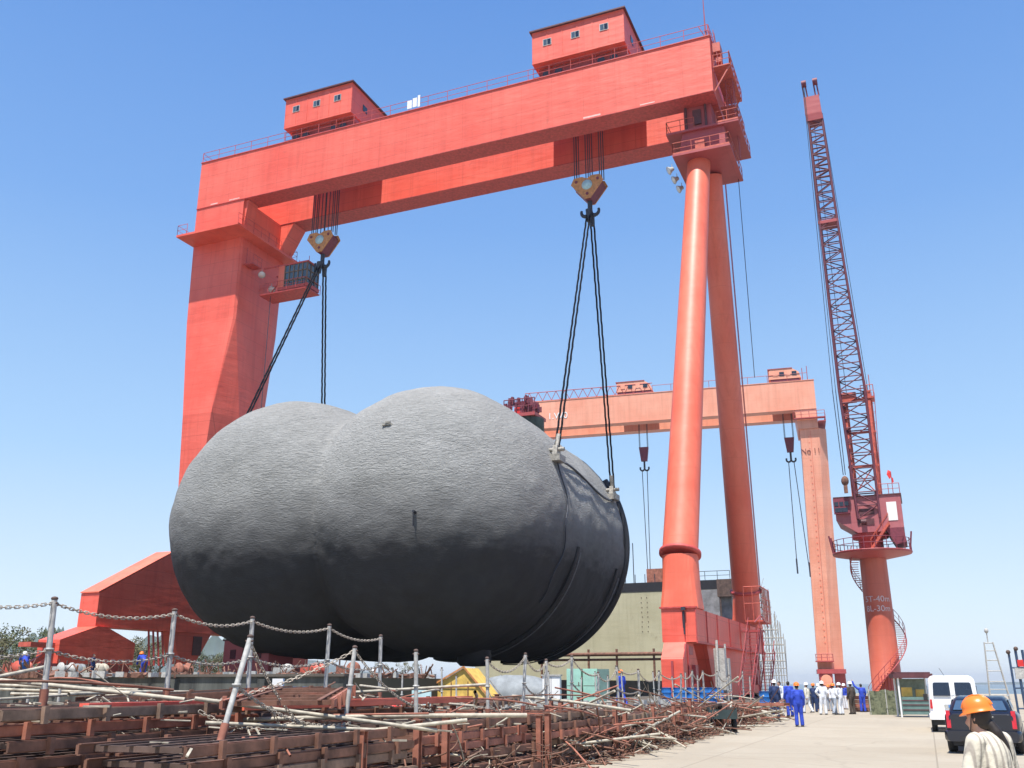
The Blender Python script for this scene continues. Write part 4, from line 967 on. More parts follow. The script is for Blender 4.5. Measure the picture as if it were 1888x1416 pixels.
# ================================================================== SMALL STRUCTURES ON THE RIGHT
q = at_z(1845, 1291); lm = thing('lattice_mast', 'slim grey ladder-like mast with a small lamp on top at the right', 'mast', q)
m = MB(); wv = .95
for s in (-1, 1): m.tube((s * wv, 0, 0), (s * .42 - .35, 0, 6.0), .07, n=6); m.tube((s * wv, 1.2, 0), (s * .42 - .35, .5, 6.0), .07, n=6)
for z in (.5, 1.1, 1.9, 3.0, 4.1, 5.1, 5.9):
    t = z / 6.0; a, b = -wv + t * (wv - .42 - .35), wv + t * (-wv + .42 - .35); m.tube((a, 0, z), (b, 0, z), .045, n=5); m.tube((a, 1.2 - .7 * t, z), (b, 1.2 - .7 * t, z), .045, n=5); m.tube((a, 0, z), (a, 1.2 - .7 * t, z), .04, n=5); m.tube((b, 0, z), (b, 1.2 - .7 * t, z), .04, n=5)
m.build('frame', M['grey_steel'], lm, False)
m = MB(); m.tube((-.4, .2, 5.9), (-.4, .2, 7.0), .06); m.ell((-.4, .2, 7.2), (.22, .22, .28)); m.build('lamp', M['grey_steel'], lm, False)
q = at_z(1845, 1291); 
q = at_z(1888, 1332); sp = thing('signal_post', 'dark blue post frame with round lamps cut off by the right edge', 'post', q)
m = MB(); m.tube((-.16, 0, 0), (-.2, 0, 3.1), .05); m.tube((.16, 0, 0), (.1, 0, 3.2), .06); m.tube((.45, .2, 0), (.4, .2, 3.2), .06)
for z in (.6, 1.5, 2.4): m.tube((-.18, 0, z), (.42, .1, z), .035)
m.build('post', plain('dark_blue_post_paint', (.03, .06, .12), .5), sp, False)
for z, x in ((3.1, -.22), (3.25, .12), (2.6, .25)): MB().lathe([(.001, -.12), (.05, -.1), (.10, .02), (.001, .04)], (x, -.08, z), 14, True, (0, -1, 0)).build('lamp', M['rust3'], sp, False)
MB().mm((-.05, -.1, 1.9), (.4, .1, 2.4)).build('control_box', M['grey_steel'], sp, False)
MB().mm((.1, -.14, 2.45), (.35, -.02, 2.75)).build('warning_plate', M['redplastic'], sp, False)
q = at_z(1687, 1322); gb = thing('guard_booth', 'small open booth with dark roof and white post beside the white van', 'booth', q, R(8))
MB().mm((-.95, -.9, 1.98), (1.0, 1.2, 2.2)).mm((-.85, -.8, 2.2), (.9, 1.1, 2.28)).build('roof', M['roof_dark'], gb, False)
for x, y in ((-.72, -.7), (.85, -.7), (-.72, 1.0), (.85, 1.0)): MB().tube((x, y, 0), (x, y, 1.98), .05).build('post', M['white'], gb, False)
MB().mm((-.65, -.66, .15), (.8, -.6, 1.02)).build('counter_front', M['mintdark'], gb, False)
m = MB()
for z in (.35, .6, .82): m.mm((-.62, -.69, z), (.78, -.663, z + .05))
m.build('shelf_edge', M['roof_dark'], gb, False)
MB().mm((-.65, .9, .1), (.8, .96, 1.95)).build('back_panel', plain('booth_back_panel', (.20, .26, .22), .7), gb, False)
tag(MB().mm((-.5, -.1, 1.03), (.0, .3, 1.5)).build('notice_box', M['yellow'], gb, False, 'yellow box on the counter'))
MB().mm((.2, -.1, 1.03), (.6, .2, 1.4)).build('notice_box', M['yellow'], gb, False)
MB().ell((.85, -.85, .14), (.16, .16, .16)).build('cone_base', M['yellow_steel'], gb, False)
q = at_z(1637, 1318); hg = thing('camouflage_barrier', 'mottled green tarpaulin barrier between the timber stack and the guard booth', 'barrier', q, R(5))
m = MB(); rnd = random.Random(4); rows = []
for j in range(9):
    rows.append([(-.95 + 1.9 * i / 14, -.18 * math.sin(j * .9 + i * 1.7) * .4 - .05 * (8 - j) * .3, j * .165 + (rnd.uniform(-.06, .06) if j == 8 else 0)) for i in range(15)])
vs = [p for r_ in rows for p in r_]; fs = [(j * 15 + i, j * 15 + i + 1, (j + 1) * 15 + i + 1, (j + 1) * 15 + i) for j in range(8) for i in range(14)]
vs2 = [(a, b + .35, c) for a, b, c in vs]; m.add(vs + vs2, fs + [tuple(x + 135 for x in f[::-1]) for f in fs], True); m.mm((-.93, .02, .02), (.93, .3, 1.25))
mm_, nt_, b_ = base_mat('mottled_green_tarpaulin'); r_ = ramp(nt_, noise(nt_, coords(nt_), 4.5, 4), [(.4, (.05, .06, .035)), (.52, (.16, .17, .10)), (.65, (.09, .10, .06))]); nt_.links.new(r_.outputs[0], b_.inputs['Base Color']); b_.inputs['Roughness'].default_value = .9
m.build('tarpaulin', mm_, hg, False)
for x in (-.9, 0, .9): MB().tube((x, -.12, 0), (x, -.12, 1.4), .03).build('stake', M['grey_steel'], hg, False)
q = at_z(1598, 1312); ts = thing('timber_stack', 'low stack of brown timber baulks behind the group of workers', 'timber', q, R(4))
for k in range(4):
    m = MB(); z = .12 + k * .24
    for i in range(5): m.box((0, -.7 + i * .34, z), (1.35 + (k % 2) * .1, .28, .2))
    m.build('baulk_layer', M['rust2'] if k % 2 else M['rust'], ts, False)
MB().mm((-.75, -.95, .99), (.75, .9, 1.05)).build('cover_board', M['palepipe'], ts, False)

# ================================================================== STACKED STEEL GANGWAYS, POSTS, CHAINS AND LOOSE PIPES
def frame_proto(mat, mat2, kind):
    t = thing('steel_gangway', 'rusty steel gangway frame lying in the long stacks on the left of the road', 'steel frame', (0, 0, 0), 0, 'rusty gangway frames stacked beside the road')
    L, W = 4.9, 1.5
    for s in (-1, 1):
        m = MB(); x = s * W / 2
        m.mm((x - .022, -L / 2, 0), (x + .022, L / 2, .10)); m.mm((x - .05 * (s > 0), -L / 2, .10), (x + .05 * (s < 0), L / 2, .113)); m.mm((x - .05 * (s > 0), -L / 2, -.013), (x + .05 * (s < 0), L / 2, 0))
        for y in (-1.9, -.95, 0, .95, 1.9): m.mm((x + s * .021, y - .035, -.05), (x + s * .08, y + .035, .14))
        m.build('side_rail', mat, t, False)
    m = MB(); k = 6
    for i in range(k):
        y = -L / 2 + .25 + (L - .5) * i / (k - 1); m.mm((-W / 2 + .015, y - .03, .02), (W / 2 - .015, y + .03, .085))
    if 1:
        nb = (4, 2, 7)[kind]
        for i in range(nb): x = -W / 2 + .2 + (W - .4) * i / (nb - 1); m.mm((x - .03, -L / 2 + .1, .084), (x + .03, L / 2 - .1, .10))
        m.build('deck_grid', mat2, t, False)
    return t
M['rust4'] = plain('dusty_brown_steel', (.21, .135, .095), .85, .5, 3, bumpd=.006)
fp = [frame_proto(M['rust'], M['rust3'], 0), frame_proto(M['rust2'], M['rust'], 1), frame_proto(M['rust4'], M['rust'], 2)]
rnd = random.Random(11); first = [True] * 3
def put_frame(k, loc, rz, tilt=0):
    if first[k]: o = fp[k]; first[k] = False
    else: o = copy_tree(fp[k])
    o.location = loc; o.rotation_euler = (tilt, rnd.uniform(-.012, .012), rz); return o
strips = [(-8.15, [(11, 4), (16.6, 4), (22.2, 4), (27.8, 3), (33.4, 3), (39, 3), (44.6, 3), (50.0, 2)]), (-10.25, [(10.4, 5), (16.0, 5), (21.6, 4), (27.2, 3), (33, 3), (38.2, 2)]),
          (-12.35, [(11.8, 5), (17.4, 5), (23, 3), (28.8, 3), (34.8, 2)]), (-15.0, [(14.5, 4), (20.2, 3), (26, 3), (32, 2)]), (-17.6, [(16.2, 3), (22.4, 3), (28.4, 2), (34.0, 1)]), (-20.6, [(19, 3), (25, 2), (31, 2)]), (-24.0, [(21.5, 2), (27.5, 2), (33.8, 1)]), (-27.6, [(25, 2), (31, 1)]), (-32, [(28.5, 1), (34.5, 1)])]
tops = {}
for X, ls in strips:
    for Y, n_ in ls:
        n_ = round(n_ * .275 / .175)
        for k in range(n_):
            pitch = .175; z = .05 + k * pitch + rnd.uniform(0, .03)
            put_frame(rnd.choice((0, 0, 1, 1, 2)), (X + rnd.uniform(-.16, .16), Y + rnd.uniform(-.35, .35), z + .02), rnd.uniform(-.035, .035) + (math.pi / 2 if k == n_ - 1 and rnd.random() < .12 else 0))
        tops[(X, Y)] = .05 + n_ * pitch
# a few frames lying askew on top
for X, Y, z, rz in ((-9.4, 13.5, 1.46, .5), (-13.6, 16.5, 1.44, -.35), (-16.2, 21.5, 1.2, .9), (-18.6, 27.5, 1.22, 1.25), (-11.2, 24.5, 1.18, .25), (-22.5, 30.0, 1.2, 1.4)):
    put_frame(rnd.choice((0, 1, 2)), (X, Y, z), rz, rnd.uniform(-.05, .05))
# timber bearers between stacks
GP = 'chain posts of the near row'
def chain_mesh(p, q, sag, name='chain', n=None, r=.0075, slack=0):
    p, q = V(p), V(q); L = (q - p).length; n = n or max(10, int(L / .07)); m = MB(); prev = None
    pts = []
    for i in range(n + 1):
        t = i / n; c = p.lerp(q, t); c.z -= sag * 4 * t * (1 - t); pts.append(c)
    for i in range(n):                                       # one flattened ring per link, turned 90 degrees each time
        a, b = pts[i], pts[i + 1]; d = (b - a).normalized(); u = d.cross(V((0, 0, 1)))
        if u.length < .01: u = V((1, 0, 0))
        u.normalize(); w_ = d.cross(u); s = (u if i % 2 else w_) * .02; l = (b - a) * .16
        ring = [a - l + s * .5, a - l * .2 + s, b + l * .2 + s, b + l + s * .5, b + l - s * .5, b + l * .2 - s, a - l * .2 - s, a - l - s * .5]
        for k in range(8): m.tube(ring[k], ring[(k + 1) % 8], r, n=4, cap=False)
    return m
def post(p, h, lean=(0, 0), label=None, group=None, r=.037, mat='grey_steel'):
    t = thing('chain_post', label, 'post', p, 0, group)
    top = V((lean[0], lean[1], h))
    tm = MB().tube((0, 0, 0), top, r, n=10); tm.lathe([(r - .004, 0), (r + .022, 0), (r + .022, .03), (r - .004, .03)], top * .52, 8); tm.build('tube', M[mat], t, False)
    MB().tube((0, 0, -.02), top * .16, r * 1.5, n=10).build('socket', M['rust2'], t, False)
    m = MB(); m.ell(top + V((0, 0, .02)), (r * 1.25, r * 1.25, .03), 8, 5); m.tube(top * .97 - V((.06, 0, 0)), top * .97 + V((.06, 0, 0)), .014, n=5); m.build('hook_eye', M['rust3'], t, False)
    return V(p) + top * .97, V(p) + top * .52
def hang(p, q, sag, label, group):
    o = chain_mesh(p, q, sag).build('chain', M['chain']); tag(o, label, 'chain', group); return o
lab1 = 'grey post with sagging chains in the back row on the rusty stacks, left half'
r1 = [(-11.15, 7.6), (-11.15, 10.09), (-11.15, 12.45), (-11.15, 14.5), (-11.15, 16.95), (-11.15, 19.1)]
prev = None
for i, (x, y) in enumerate(r1):
    a, b = post((x, y, 1.40), 1.42 if i < 5 else 1.3, (rnd.uniform(-.04, .04), rnd.uniform(-.03, .03)), lab1, 'chain posts in the back row', .04)
    if prev:
        hang(prev[0], a, .13, 'upper chain sagging between the posts of the back row', 'upper chains of the back row')
        hang(prev[1], b, .13, 'lower chain sagging between the posts of the back row', 'lower chains of the back row')
    prev = (a, b)
lab2 = 'grey post of the front row standing on the stacks along the road edge'
ys = [10.15, 13.55, 15.05, 18.8, 20.7, 22.2, 24.0, 26.2, 28.2, 30.5, 32.9, 36.1, 38.1, 40.3, 43.2, 46.3, 49.6]
prev = None
for i, y in enumerate(ys):
    x = -8.4 if i > 2 else (-8.16, -8.52, -8.05)[i]; ln = [(.0, .42), (.06, .1), (-.02, -.05)][i] if i < 3 else (rnd.uniform(-.06, .06), rnd.uniform(-.06, .06))
    zb = 1.02 if y < 25 else .82
    a, b = post((x, y, zb), [1.25, 1.22, 1.2][i] if i < 3 else rnd.uniform(1.15, 1.38), ln, lab2, 'chain posts along the road edge', .036)
    if i == 1:
        hang(a, (-10.9, 11.3, 1.36), .25, 'long chain running down to the left from a leaning front post', None); hang(a, (-8.9, 17.2, 1.2), .2, 'chain running down to the right from the second front post', None)
    if i in (0,):
        hang(a, (-8.5, 12.4, 1.1), .12, 'chain hanging from the leaning first post of the front row', None); hang(b, (-8.2, 13.2, 1.12), .2, 'lower chain beside the leaning first post', None)
    if prev and i > 3:
        hang(prev[0], a, rnd.uniform(.12, .3), 'chain sagging between the front posts along the road edge', 'chains of the front row')
        if i % 2: hang(prev[1], b, rnd.uniform(.1, .3), 'chain sagging between the front posts along the road edge', 'chains of the front row')
    prev = (a, b)
# posts farther back, beside the blue drums
for i, (px, d) in enumerate(((1150, 44), (1180, 47), (1208, 49), (1243, 50), (1265, 50), (1288, 51), (1330, 52), (1345, 53), (1372, 54), (1385, 56), (1070, 40), (1005, 38), (1015, 37), (1100, 41), (1120, 42), (842, 34), (815, 35), (740, 35))):
    p = at_d(px, 1300, d); zz = .6 if p.y > 41 else .55
    post((p.x, p.y, zz), rnd.uniform(1.35, 1.75), (rnd.uniform(-.08, .08), 0), 'thin grey post standing among the stacks in front of the drums and lockers', 'thin posts before the drums and lockers', .03)
# loose chains draped over the stacks
for i in range(26):
    y = rnd.uniform(9.5, 30); x = rnd.choice((-8.2, -9.3, -10.3, -12.4, -14.8)) + rnd.uniform(-.5, .5); z = 1.2 + rnd.uniform(0, .25)
    if x < -1.15 * y: continue
    a = rnd.uniform(-.8, .8); L = rnd.uniform(1.2, 2.8)
    hang((x, y, z), (x + math.sin(a) * L, y + math.cos(a) * L, max(.35, z - rnd.uniform(0, .9))), rnd.uniform(.08, .4), 'loose chain draped over the rusty gangway stacks', 'loose chains on the stacks')
# thin pale ropes sagging over the heap
for i in range(46):
    y = rnd.uniform(10.5, 46); x = -8.4 + rnd.uniform(-1.6, .9) - (rnd.random() < .3) * 2.5
    if x < -1.1 * y: continue
    z = rnd.uniform(.95, 1.9) if rnd.random() < .5 else rnd.uniform(.7, 1.15); a = rnd.uniform(-1.1, 1.1); L = rnd.uniform(1.5, 4.5)
    p, q = V((x, y, z)), V((x + math.sin(a) * L * .6, y + math.cos(a) * L, rnd.uniform(.3, 1.3))); sg = rnd.uniform(.1, .55); mb = MB()
    q.x = min(q.x, -6.9)
    if q.x < -1.1 * q.y: continue
    pts = [p.lerp(q, k / 12) - V((0, 0, sg * 4 * (k / 12) * (1 - k / 12))) for k in range(13)]; pts = [V((c.x, c.y, max(.04, c.z))) for c in pts]
    tag(mb.path(pts, rnd.uniform(.009, .017), 5).build('rope', M['palepipe']), 'thin pale rope sagging over the rusty stacks', 'rope', 'pale ropes over the stacks')
# pipes and rods
def pipe_proto(L, r, mat, n=7, bent=0.0):
    m = MB(); pts = [V((bent * math.sin(math.pi * i / 4), -L / 2 + L * i / 4, bent * .4 * math.sin(math.pi * i / 4))) for i in range(5)]; m.path(pts, r, n) if bent else m.tube(pts[0], pts[-1], r, n=n)
    return m
pp = {}
for nm, mt, lab, gr in (('scaffold_tube', 'palepipe', 'pale dusty scaffold tube lying across the rusty stacks', 'pale scaffold tubes on the stacks'), ('steel_rod', 'rust', 'rusty steel rod tangled in the heap beside the road', 'rusty rods in the heap'), ('steel_rod', 'rust2', 'red-brown steel rod tangled in the heap beside the road', 'red-brown rods in the heap')):
    pp[mt] = [(nm, pipe_proto(L, r, mt, bent=b), L, lab, gr, mt, [None]) for L, r, b in (((3.6, .03, 0), (2.4, .026, .0), (1.7, .022, .15), (4.6, .034, .06)) if mt == 'palepipe' else ((2.4, .018, .1), (1.8, .016, .0), (1.3, .014, .18), (3.2, .02, .12)))]
def put_pipe(kind, loc, rz, tilt):
    nm, mb, L, lab, gr, mt, me = rnd.choice(pp[kind])
    if me[0] is None: o = mb.build(nm, M[mt]); me[0] = o.data
    else: o = bpy.data.objects.new(nm, me[0]); col.objects.link(o)
    o.location = loc; o.rotation_euler = (tilt, 0, rz); tag(o, lab, 'tube' if 'tube' in nm else 'rod', gr)
for i in range(95):
    X, ls = rnd.choice(strips); Y, n_ = rnd.choice(ls); z = .05 + n_ * .275 + .06 + rnd.uniform(0, .2)
    x = X + rnd.uniform(-1.3, 1.3); y = Y + rnd.uniform(-2.6, 2.6)
    if x < -1.25 * y - 1.5: continue
    put_pipe(rnd.choice(('palepipe', 'palepipe', 'rust', 'rust2')), (x, y, z + .1), rnd.gauss(0, .55), rnd.gauss(0, .09))
for i in range(34):
    y = rnd.uniform(10, 48); put_pipe(rnd.choice(('palepipe', 'rust', 'rust2')), (-8.0 + rnd.uniform(-.9, .8), y, rnd.uniform(.85, 1.3)), rnd.gauss(0, .8), rnd.gauss(0, .16))
for i in range(130):
    y = rnd.uniform(20, 53); put_pipe(rnd.choice(('rust', 'rust2', 'rust', 'palepipe')), (-7.25 + rnd.uniform(-.55, .25), y, rnd.uniform(.08, .8)), rnd.gauss(0, .9), rnd.gauss(0, .28))
# tangled rods and wire ends along the foot of the stacks, too many and too small to count
for mt, cnt, lab in (('rust', 800, 'tangle of thin rusty wire and rod ends along the foot of the stacks'), ('rust4', 500, 'dusty brown rod ends mixed into the heap along the road'), ('palepipe', 130, 'pale wire ends mixed into the heap along the road')):
    m = MB()
    for i in range(cnt):
        y = rnd.uniform(13, 54); x = -7.05 - abs(rnd.gauss(0, .4)) + (rnd.random() < .1) * rnd.uniform(0, .5); z = .6 * rnd.random() ** 1.8 * (x < -7.15) + .03
        d = V((rnd.gauss(0, .45), rnd.gauss(0, 1), rnd.gauss(0, .16))).normalized(); e = V((rnd.gauss(0, 1), rnd.gauss(0, .4), rnd.gauss(0, .8))).normalized(); L = rnd.uniform(.25, 1.1); bnd = rnd.uniform(.0, .14)
        pts = [V((x, y, z)) + d * (L * t) + e * (bnd * L * math.sin(t * 3.1)) for t in (0, .25, .5, .75, 1)]; pts = [V((min(p.x, -6.6), p.y, max(.02, p.z))) for p in pts]
        m.path(pts, rnd.uniform(.006, .02), 4)
    tag(m.build('scrap_metal', M[mt]), lab, 'scrap', None, 'stuff')
m = MB()
for i in range(1500):
    X, ls = rnd.choice(strips); Y, n_ = rnd.choice(ls)
    p = V((X + rnd.uniform(-1.2, 1.2), Y + rnd.uniform(-2.6, 2.6), .05 + n_ * .275 + rnd.uniform(-.25, .06)))
    m.box(p, (rnd.uniform(.05, .4), rnd.uniform(.012, .03), rnd.uniform(.01, .025)), m=Matrix.Rotation(rnd.uniform(0, 3), 3, (rnd.random() * .3, rnd.random() * .3, 1)))
tag(m.build('scrap_metal', M['palepipe']), 'pale off-cuts and wire ends littered over the gangway stacks', 'scrap', None, 'stuff')
# bearers and corner cribs that make the stacks read as racks
for X, Y, h in ((-7.35, 13.8, 1.15), (-7.35, 19.5, 1.1), (-9.3, 19.0, 1.25), (-7.3, 25.0, 1.05), (-11.3, 14.6, 1.5), (-13.4, 17.4, 1.5), (-7.3, 31.0, 1.0), (-13.6, 21.0, 1.35), (-9.3, 12.9, 1.4), (-16.3, 19.2, 1.3)) + tuple((rnd.choice((-7.32, -9.25, -11.3, -13.4)), rnd.uniform(9.5, 34), rnd.uniform(1.05, 1.4)) for _ in range(26)):
    t = thing('crib_post', 'short thick rusty steel upright wedged between the gangway stacks', 'steel upright', (X, Y, 0), rnd.uniform(-.1, .1), 'short rusty uprights between the stacks')
    MB().mm((-.05, -.06, 0), (.05, -.045, h)).mm((-.05, .045, 0), (.05, .06, h)).mm((-.008, -.046, 0), (.008, .046, h)).build('beam', M['rust2'], t, False)
    MB().mm((-.08, -.08, h + .001), (.08, .08, h + .02)).build('cap_plate', M['rust'], t, False)
# pale pipe rails in front of the stained wall
for i, (xa, ya, xb, yb, d) in enumerate(((-30, 1262, 255, 1272, 27), (-30, 1270, 195, 1277, 27.4), (20, 1279, 350, 1284, 28))):
    a, b = at_d(xa, ya, d), at_d(xb, yb, d - 2); t = thing('pipe_rail', ['upper pale pipe rail in front of the stained wall at far left', 'lower pale pipe rail in front of the stained wall at far left', 'short low pipe rail in front of the stained wall'][i], 'pipe rail', (a.x, a.y, 0))
    MB().tube(a, b, .032).build('rail', M['palepipe'], t)
    for q in (.1, .5, .93):
        c = a.lerp(b, q); MB().tube((c.x, c.y, .01), (c.x, c.y, c.z), .035).build('post', M['grey_steel'], t)
# orange-pink channel beam in the foreground stack
for i, (a, b, mt, lab) in enumerate((((-9.35, 12.0, 1.42), (-9.2, 19.6, 1.42), 'orange', 'long orange-primed channel beam lying on top of the second stack'), ((-9.9, 9.6, 1.44), (-9.9, 12.4, 1.44), 'red', 'short red-painted channel beam on top of the stacks near the first front post'))):
    t = thing('channel_beam', lab, 'beam', a); m = MB(); m.bar(a, b, .16, .04); m.build('flange', M[mt], t)
    d = V((.06, 0, -.06)); MB().bar(V(a) + d, V(b) + d, .04, .075).build('web', M[mt], t)

# ================================================================== THINGS STANDING BEHIND THE STACKS
def P3(px, py, z): return at_z(px, py, z)
q = P3(855, 1300, .6); t = thing('yellow_hut', 'yellow gabled canvas hut beside the grey tarpaulin mound', 'hut', q, R(6))
MB().prism([(-1.45, -.6, 0), (1.45, -.6, 0), (1.45, -.6, .45), (.2, -.6, 1.9), (-1.45, -.6, 1.0)], (0, 2.4, 0)).build('canvas', M['yellow'], t, False)
MB().bar((.2, -.68, 1.95), (1.7, -.68, .35), .1, .08).bar((.2, -.68, 1.95), (-1.6, -.68, .98), .1, .08).bar((1.3, -.68, .05), (2.1, -.68, -.0 + .35), .06).build('gable_trim', M['yellow_steel'], t, False)
m = MB()
for x in (-.5, .45): m.tube((x, -.66, 0), (x, -.66, 1.2), .025)
m.tube((-1.45, -.66, .95), (1.5, -.66, .95), .02); m.build('door_frame', M['rust'], t, False)
q = P3(948, 1297, .6); t = thing('tarpaulin_mound', 'long grey tarpaulin-covered mound between yellow hut and white locker', 'tarpaulin', q, R(8))
rnd2 = random.Random(9); rings = []
for i in range(13):
    u = -2.6 + 5.2 * i / 12; hh = 1.55 * (1 - abs(u / 2.75) ** 3.2) ** .6; rings.append([(u, -1.3 * math.cos(a) * (.75 + .25 * hh), max(0, hh * math.sin(a) ** .7 * (1 + rnd2.uniform(-.05, .05)))) for a in [math.pi * k / 12 for k in range(13)]])
MB().loft(rings, True, True).build('tarpaulin', M['tarp'], t, False)
q = P3(1018, 1299, .6); t = thing('locker', 'white steel locker between the grey mound and the green lockers', 'locker', q, R(12))
MB().mm((-.48, -.3, .06), (.48, .35, 1.5)).build('body', M['white'], t, False); MB().mm((-.54, -.36, 1.502), (.54, .41, 1.57)).build('top', M['grey_steel'], t, False)
MB().mm((-.01, -.312, .1), (.01, -.302, 1.46)).mm((-.3, -.33, .7), (-.26, -.302, .9)).build('door_gap', M['rust3'], t, False)
for x, lab in ((1058, 'left pale green locker of the pair beside the white locker'), (1088, 'right pale green locker of the pair, with dark side and wide open door')):
    q = P3(x + 2, 1297, .6); t = thing('locker', lab, 'locker', q, R(14))
    MB().mm((-.42, -.35, .05), (.42, .9, 1.92)).build('body', M['mint'], t, False)
    MB().mm((-.4, -.37, .1), (.4, -.352, 1.88)).build('door', M['mint'], t, False)
    MB().mm((-.4, -.376, .96), (.4, -.3705, .99)).mm((.25, -.40, 1.0), (.3, -.3705, 1.18)).build('handle', M['rust3'], t, False)
    if x == 1088: MB().mm((.45, -.3, .05), (1.1, -.26, 1.9)).build('open_door', M['mintdark'], t, False)
q = P3(776, 1335, 0); t = thing('cabinet', 'pale blue cabinet standing alone behind the stacks beside a red drum', 'cabinet', q, R(25))
MB().mm((-.42, -.35, .02), (.42, .35, 1.42)).build('body', M['paleblue'], t, False); MB().mm((-.38, -.365, .1), (.38, -.352, 1.34)).build('door', M['paleblue'], t, False); MB().mm((.25, -.39, .7), (.29, -.366, .85)).build('handle', M['rust3'], t, False)
q = P3(724, 1336, 0); t = thing('drum', 'bright red open-topped drum left of the pale blue cabinet', 'drum', q)
MB().lathe([(.28, 0), (.3, .05), (.33, .7), (.42, .72), (.42, .78), (.30, .79), (.26, .3), (.001, .3)], n=20).build('body', M['redplastic'], t, False)
MB().lathe([(.333, .35), (.35, .36), (.35, .39), (.335, .4)], n=20).build('hoop', M['rust2'], t, False)
q = P3(750, 1334, 0); t = thing('crate', 'cream wooden crate between the red drum and the pale blue cabinet', 'crate', q, R(20)); MB().mm((-.28, -.25, 0), (.28, .25, .68)).build('body', M['palepipe'], t, False)
for z in (.1, .33, .56): MB().mm((-.3, -.28, z), (.3, -.252, z + .09)).build('slat', M['yellow'], t, False)
q = at_d(606, 1283, 31); q.z = 1.1; t = thing('buoy', 'orange ball float lying on the stack beside a chain post', 'float', q); MB().ell((0, 0, .22), (.22, .22, .22), 18, 10).build('ball', M['orange_hat'], t, False); MB().tube((0, 0, .42), (0, 0, .5), .03).build('eye', M['rust3'], t, False)
q = at_d(545, 1290, 33); q.z = .85; t = thing('tool_box', 'blue and yellow striped box with a white side under the tank', 'box', q, R(30))
MB().mm((-.4, -.3, .05), (.45, .3, .75)).build('body', M['barrel'], t, False); MB().mm((.1, -.32, .1), (.25, -.302, .7)).mm((.32, -.32, .1), (.42, -.302, .7)).build('stripe', M['yellow'], t, False); MB().mm((-.75, -.25, .05), (-.42, .25, 1.0)).build('side_panel', M['white'], t, False)
q = at_d(580, 1295, 32); q.z = .95; t = thing('canvas_roll', 'rolled white canvas beside the orange ball float', 'roll', q, R(20)); MB().lathe([(.001, -.6), (.13, -.6), (.14, 0), (.13, .6), (.001, .6)], (0, 0, .15), 12, True, (1, 0, 0)).build('canvas', M['whitecloth'], t, False); MB().lathe([(.141, -.05), (.15, -.05), (.15, .05), (.141, .05)], (0, 0, .15), 12, True, (1, 0, 0)).build('strap', M['rust2'], t, False)
# drums
dp = thing('drum', 'blue steel drum in the row of drums before the right leg of the near gantry', 'drum', (0, 0, 0), 0, 'blue drums before the right leg')
MB().lathe([(.29, 0), (.29, .28), (.305, .30), (.29, .32), (.29, .58), (.305, .60), (.29, .62), (.29, .87), (.30, .88), (.27, .88), (.27, .86), (.001, .86)], n=24).build('body', M['barrel'], dp, False)
MB().lathe([(.001, .861), (.04, .861), (.04, .885), (.001, .886)], (.15, 0, 0), 8).build('bung', M['grey_steel'], dp, False)
dps = [(1230, .6), (1252, .6), (1260, .6), (1277, .6), (1300, .6), (1312, .6), (1326, .6), (1412, .6), (1420, .6)]
for i, (x, z) in enumerate(dps):
    q = P3(x, 1297, z)
    if x > 1400: q = at_d(x, 1300, 52); q.z = .05; q.z = .45
    if i == 0: dp.location = q
    else: dup(dp, q, rnd.uniform(0, 6))
    if x > 1400:
        pl = thing('pallet_stack', 'low stack of pallets under the drums beside the workers', 'pallet', (q.x, q.y, 0), 0, 'pallets under the drums')
        for k in range(3): MB().mm((-.5, -.5, .01 + k * .15), (.5, .5, .03 + k * .15)).mm((-.5, -.5, .03 + k * .15), (-.4, .5, .13 + k * .15)).mm((.4, -.5, .03 + k * .15), (.5, .5, .13 + k * .15)).mm((-.5, -.5, .13 + k * .15), (.5, .5, .148 + k * .15)).build('board', M['palepipe'], pl, False)
# pale sacks in the heap by the road
for i in range(7):
    q = at_d(1398 + i * 8, 1318 + (i % 3) * 6, 43 + (i % 2) * 2); q.z = .3 + (i % 3) * .13; t = MB().ell((0, 0, 0), (.24, .09, .05), 12, 6).build('sack', M['palepipe']); t.location = q; t.rotation_euler = (rnd.uniform(-.4, .4), rnd.uniform(-.4, .4), rnd.uniform(0, 3)); tag(t, 'pale sack lying in the heap at the road edge near the workers', 'sack', 'pale sacks in the heap')
# motor tricycle
q = P3(1328, 1349, 0); t = thing('motor_tricycle', 'dark cargo tricycle parked against the rusty heap at the road edge', 'tricycle', q, R(18))
for x, y, r in ((-.45, -.55, .27), (.45, -.55, .27), (0, .85, .29)):
    w_ = MB().lathe([(r - .09, -.06), (r - .02, -.07), (r, -.03), (r, .03), (r - .02, .07), (r - .09, .06)], (x, y, r), 20, True, (1, 0, 0)).build('tyre', M['black'], t, False)
    MB().lathe([(.001, -.05), (r - .09, -.045), (r - .09, .045), (.001, .05)], (x, y, r), 14, True, (1, 0, 0)).build('rim', M['grey_steel'], w_, False)
MB().mm((-.5, -1.15, .48), (.5, -.02, .54)).mm((-.5, -1.15, .541), (-.46, -.02, .86)).mm((.46, -1.15, .541), (.5, -.02, .86)).mm((-.459, -.06, .541), (.459, -.02, .86)).mm((-.459, -1.15, .541), (.459, -1.11, .8)).build('cargo_bed', plain('tricycle_dark_green', (.03, .05, .05), .5), t, False)
MB().bar((0, -.1, .42), (0, .6, .55), .12, .16).bar((0, .55, .55), (0, .8, .95), .09).tube((-.05, .85, .29), (-.05, .75, .95), .03).tube((.05, .85, .29), (.05, .75, .95), .03).build('frame', M['black'], t, False)
MB().ell((0, .4, .72), (.15, .28, .13)).build('fuel_tank', M['redplastic'], t, False); MB().mm((-.14, -.0, .68), (.14, .32, .78)).build('seat', M['black'], t, False)
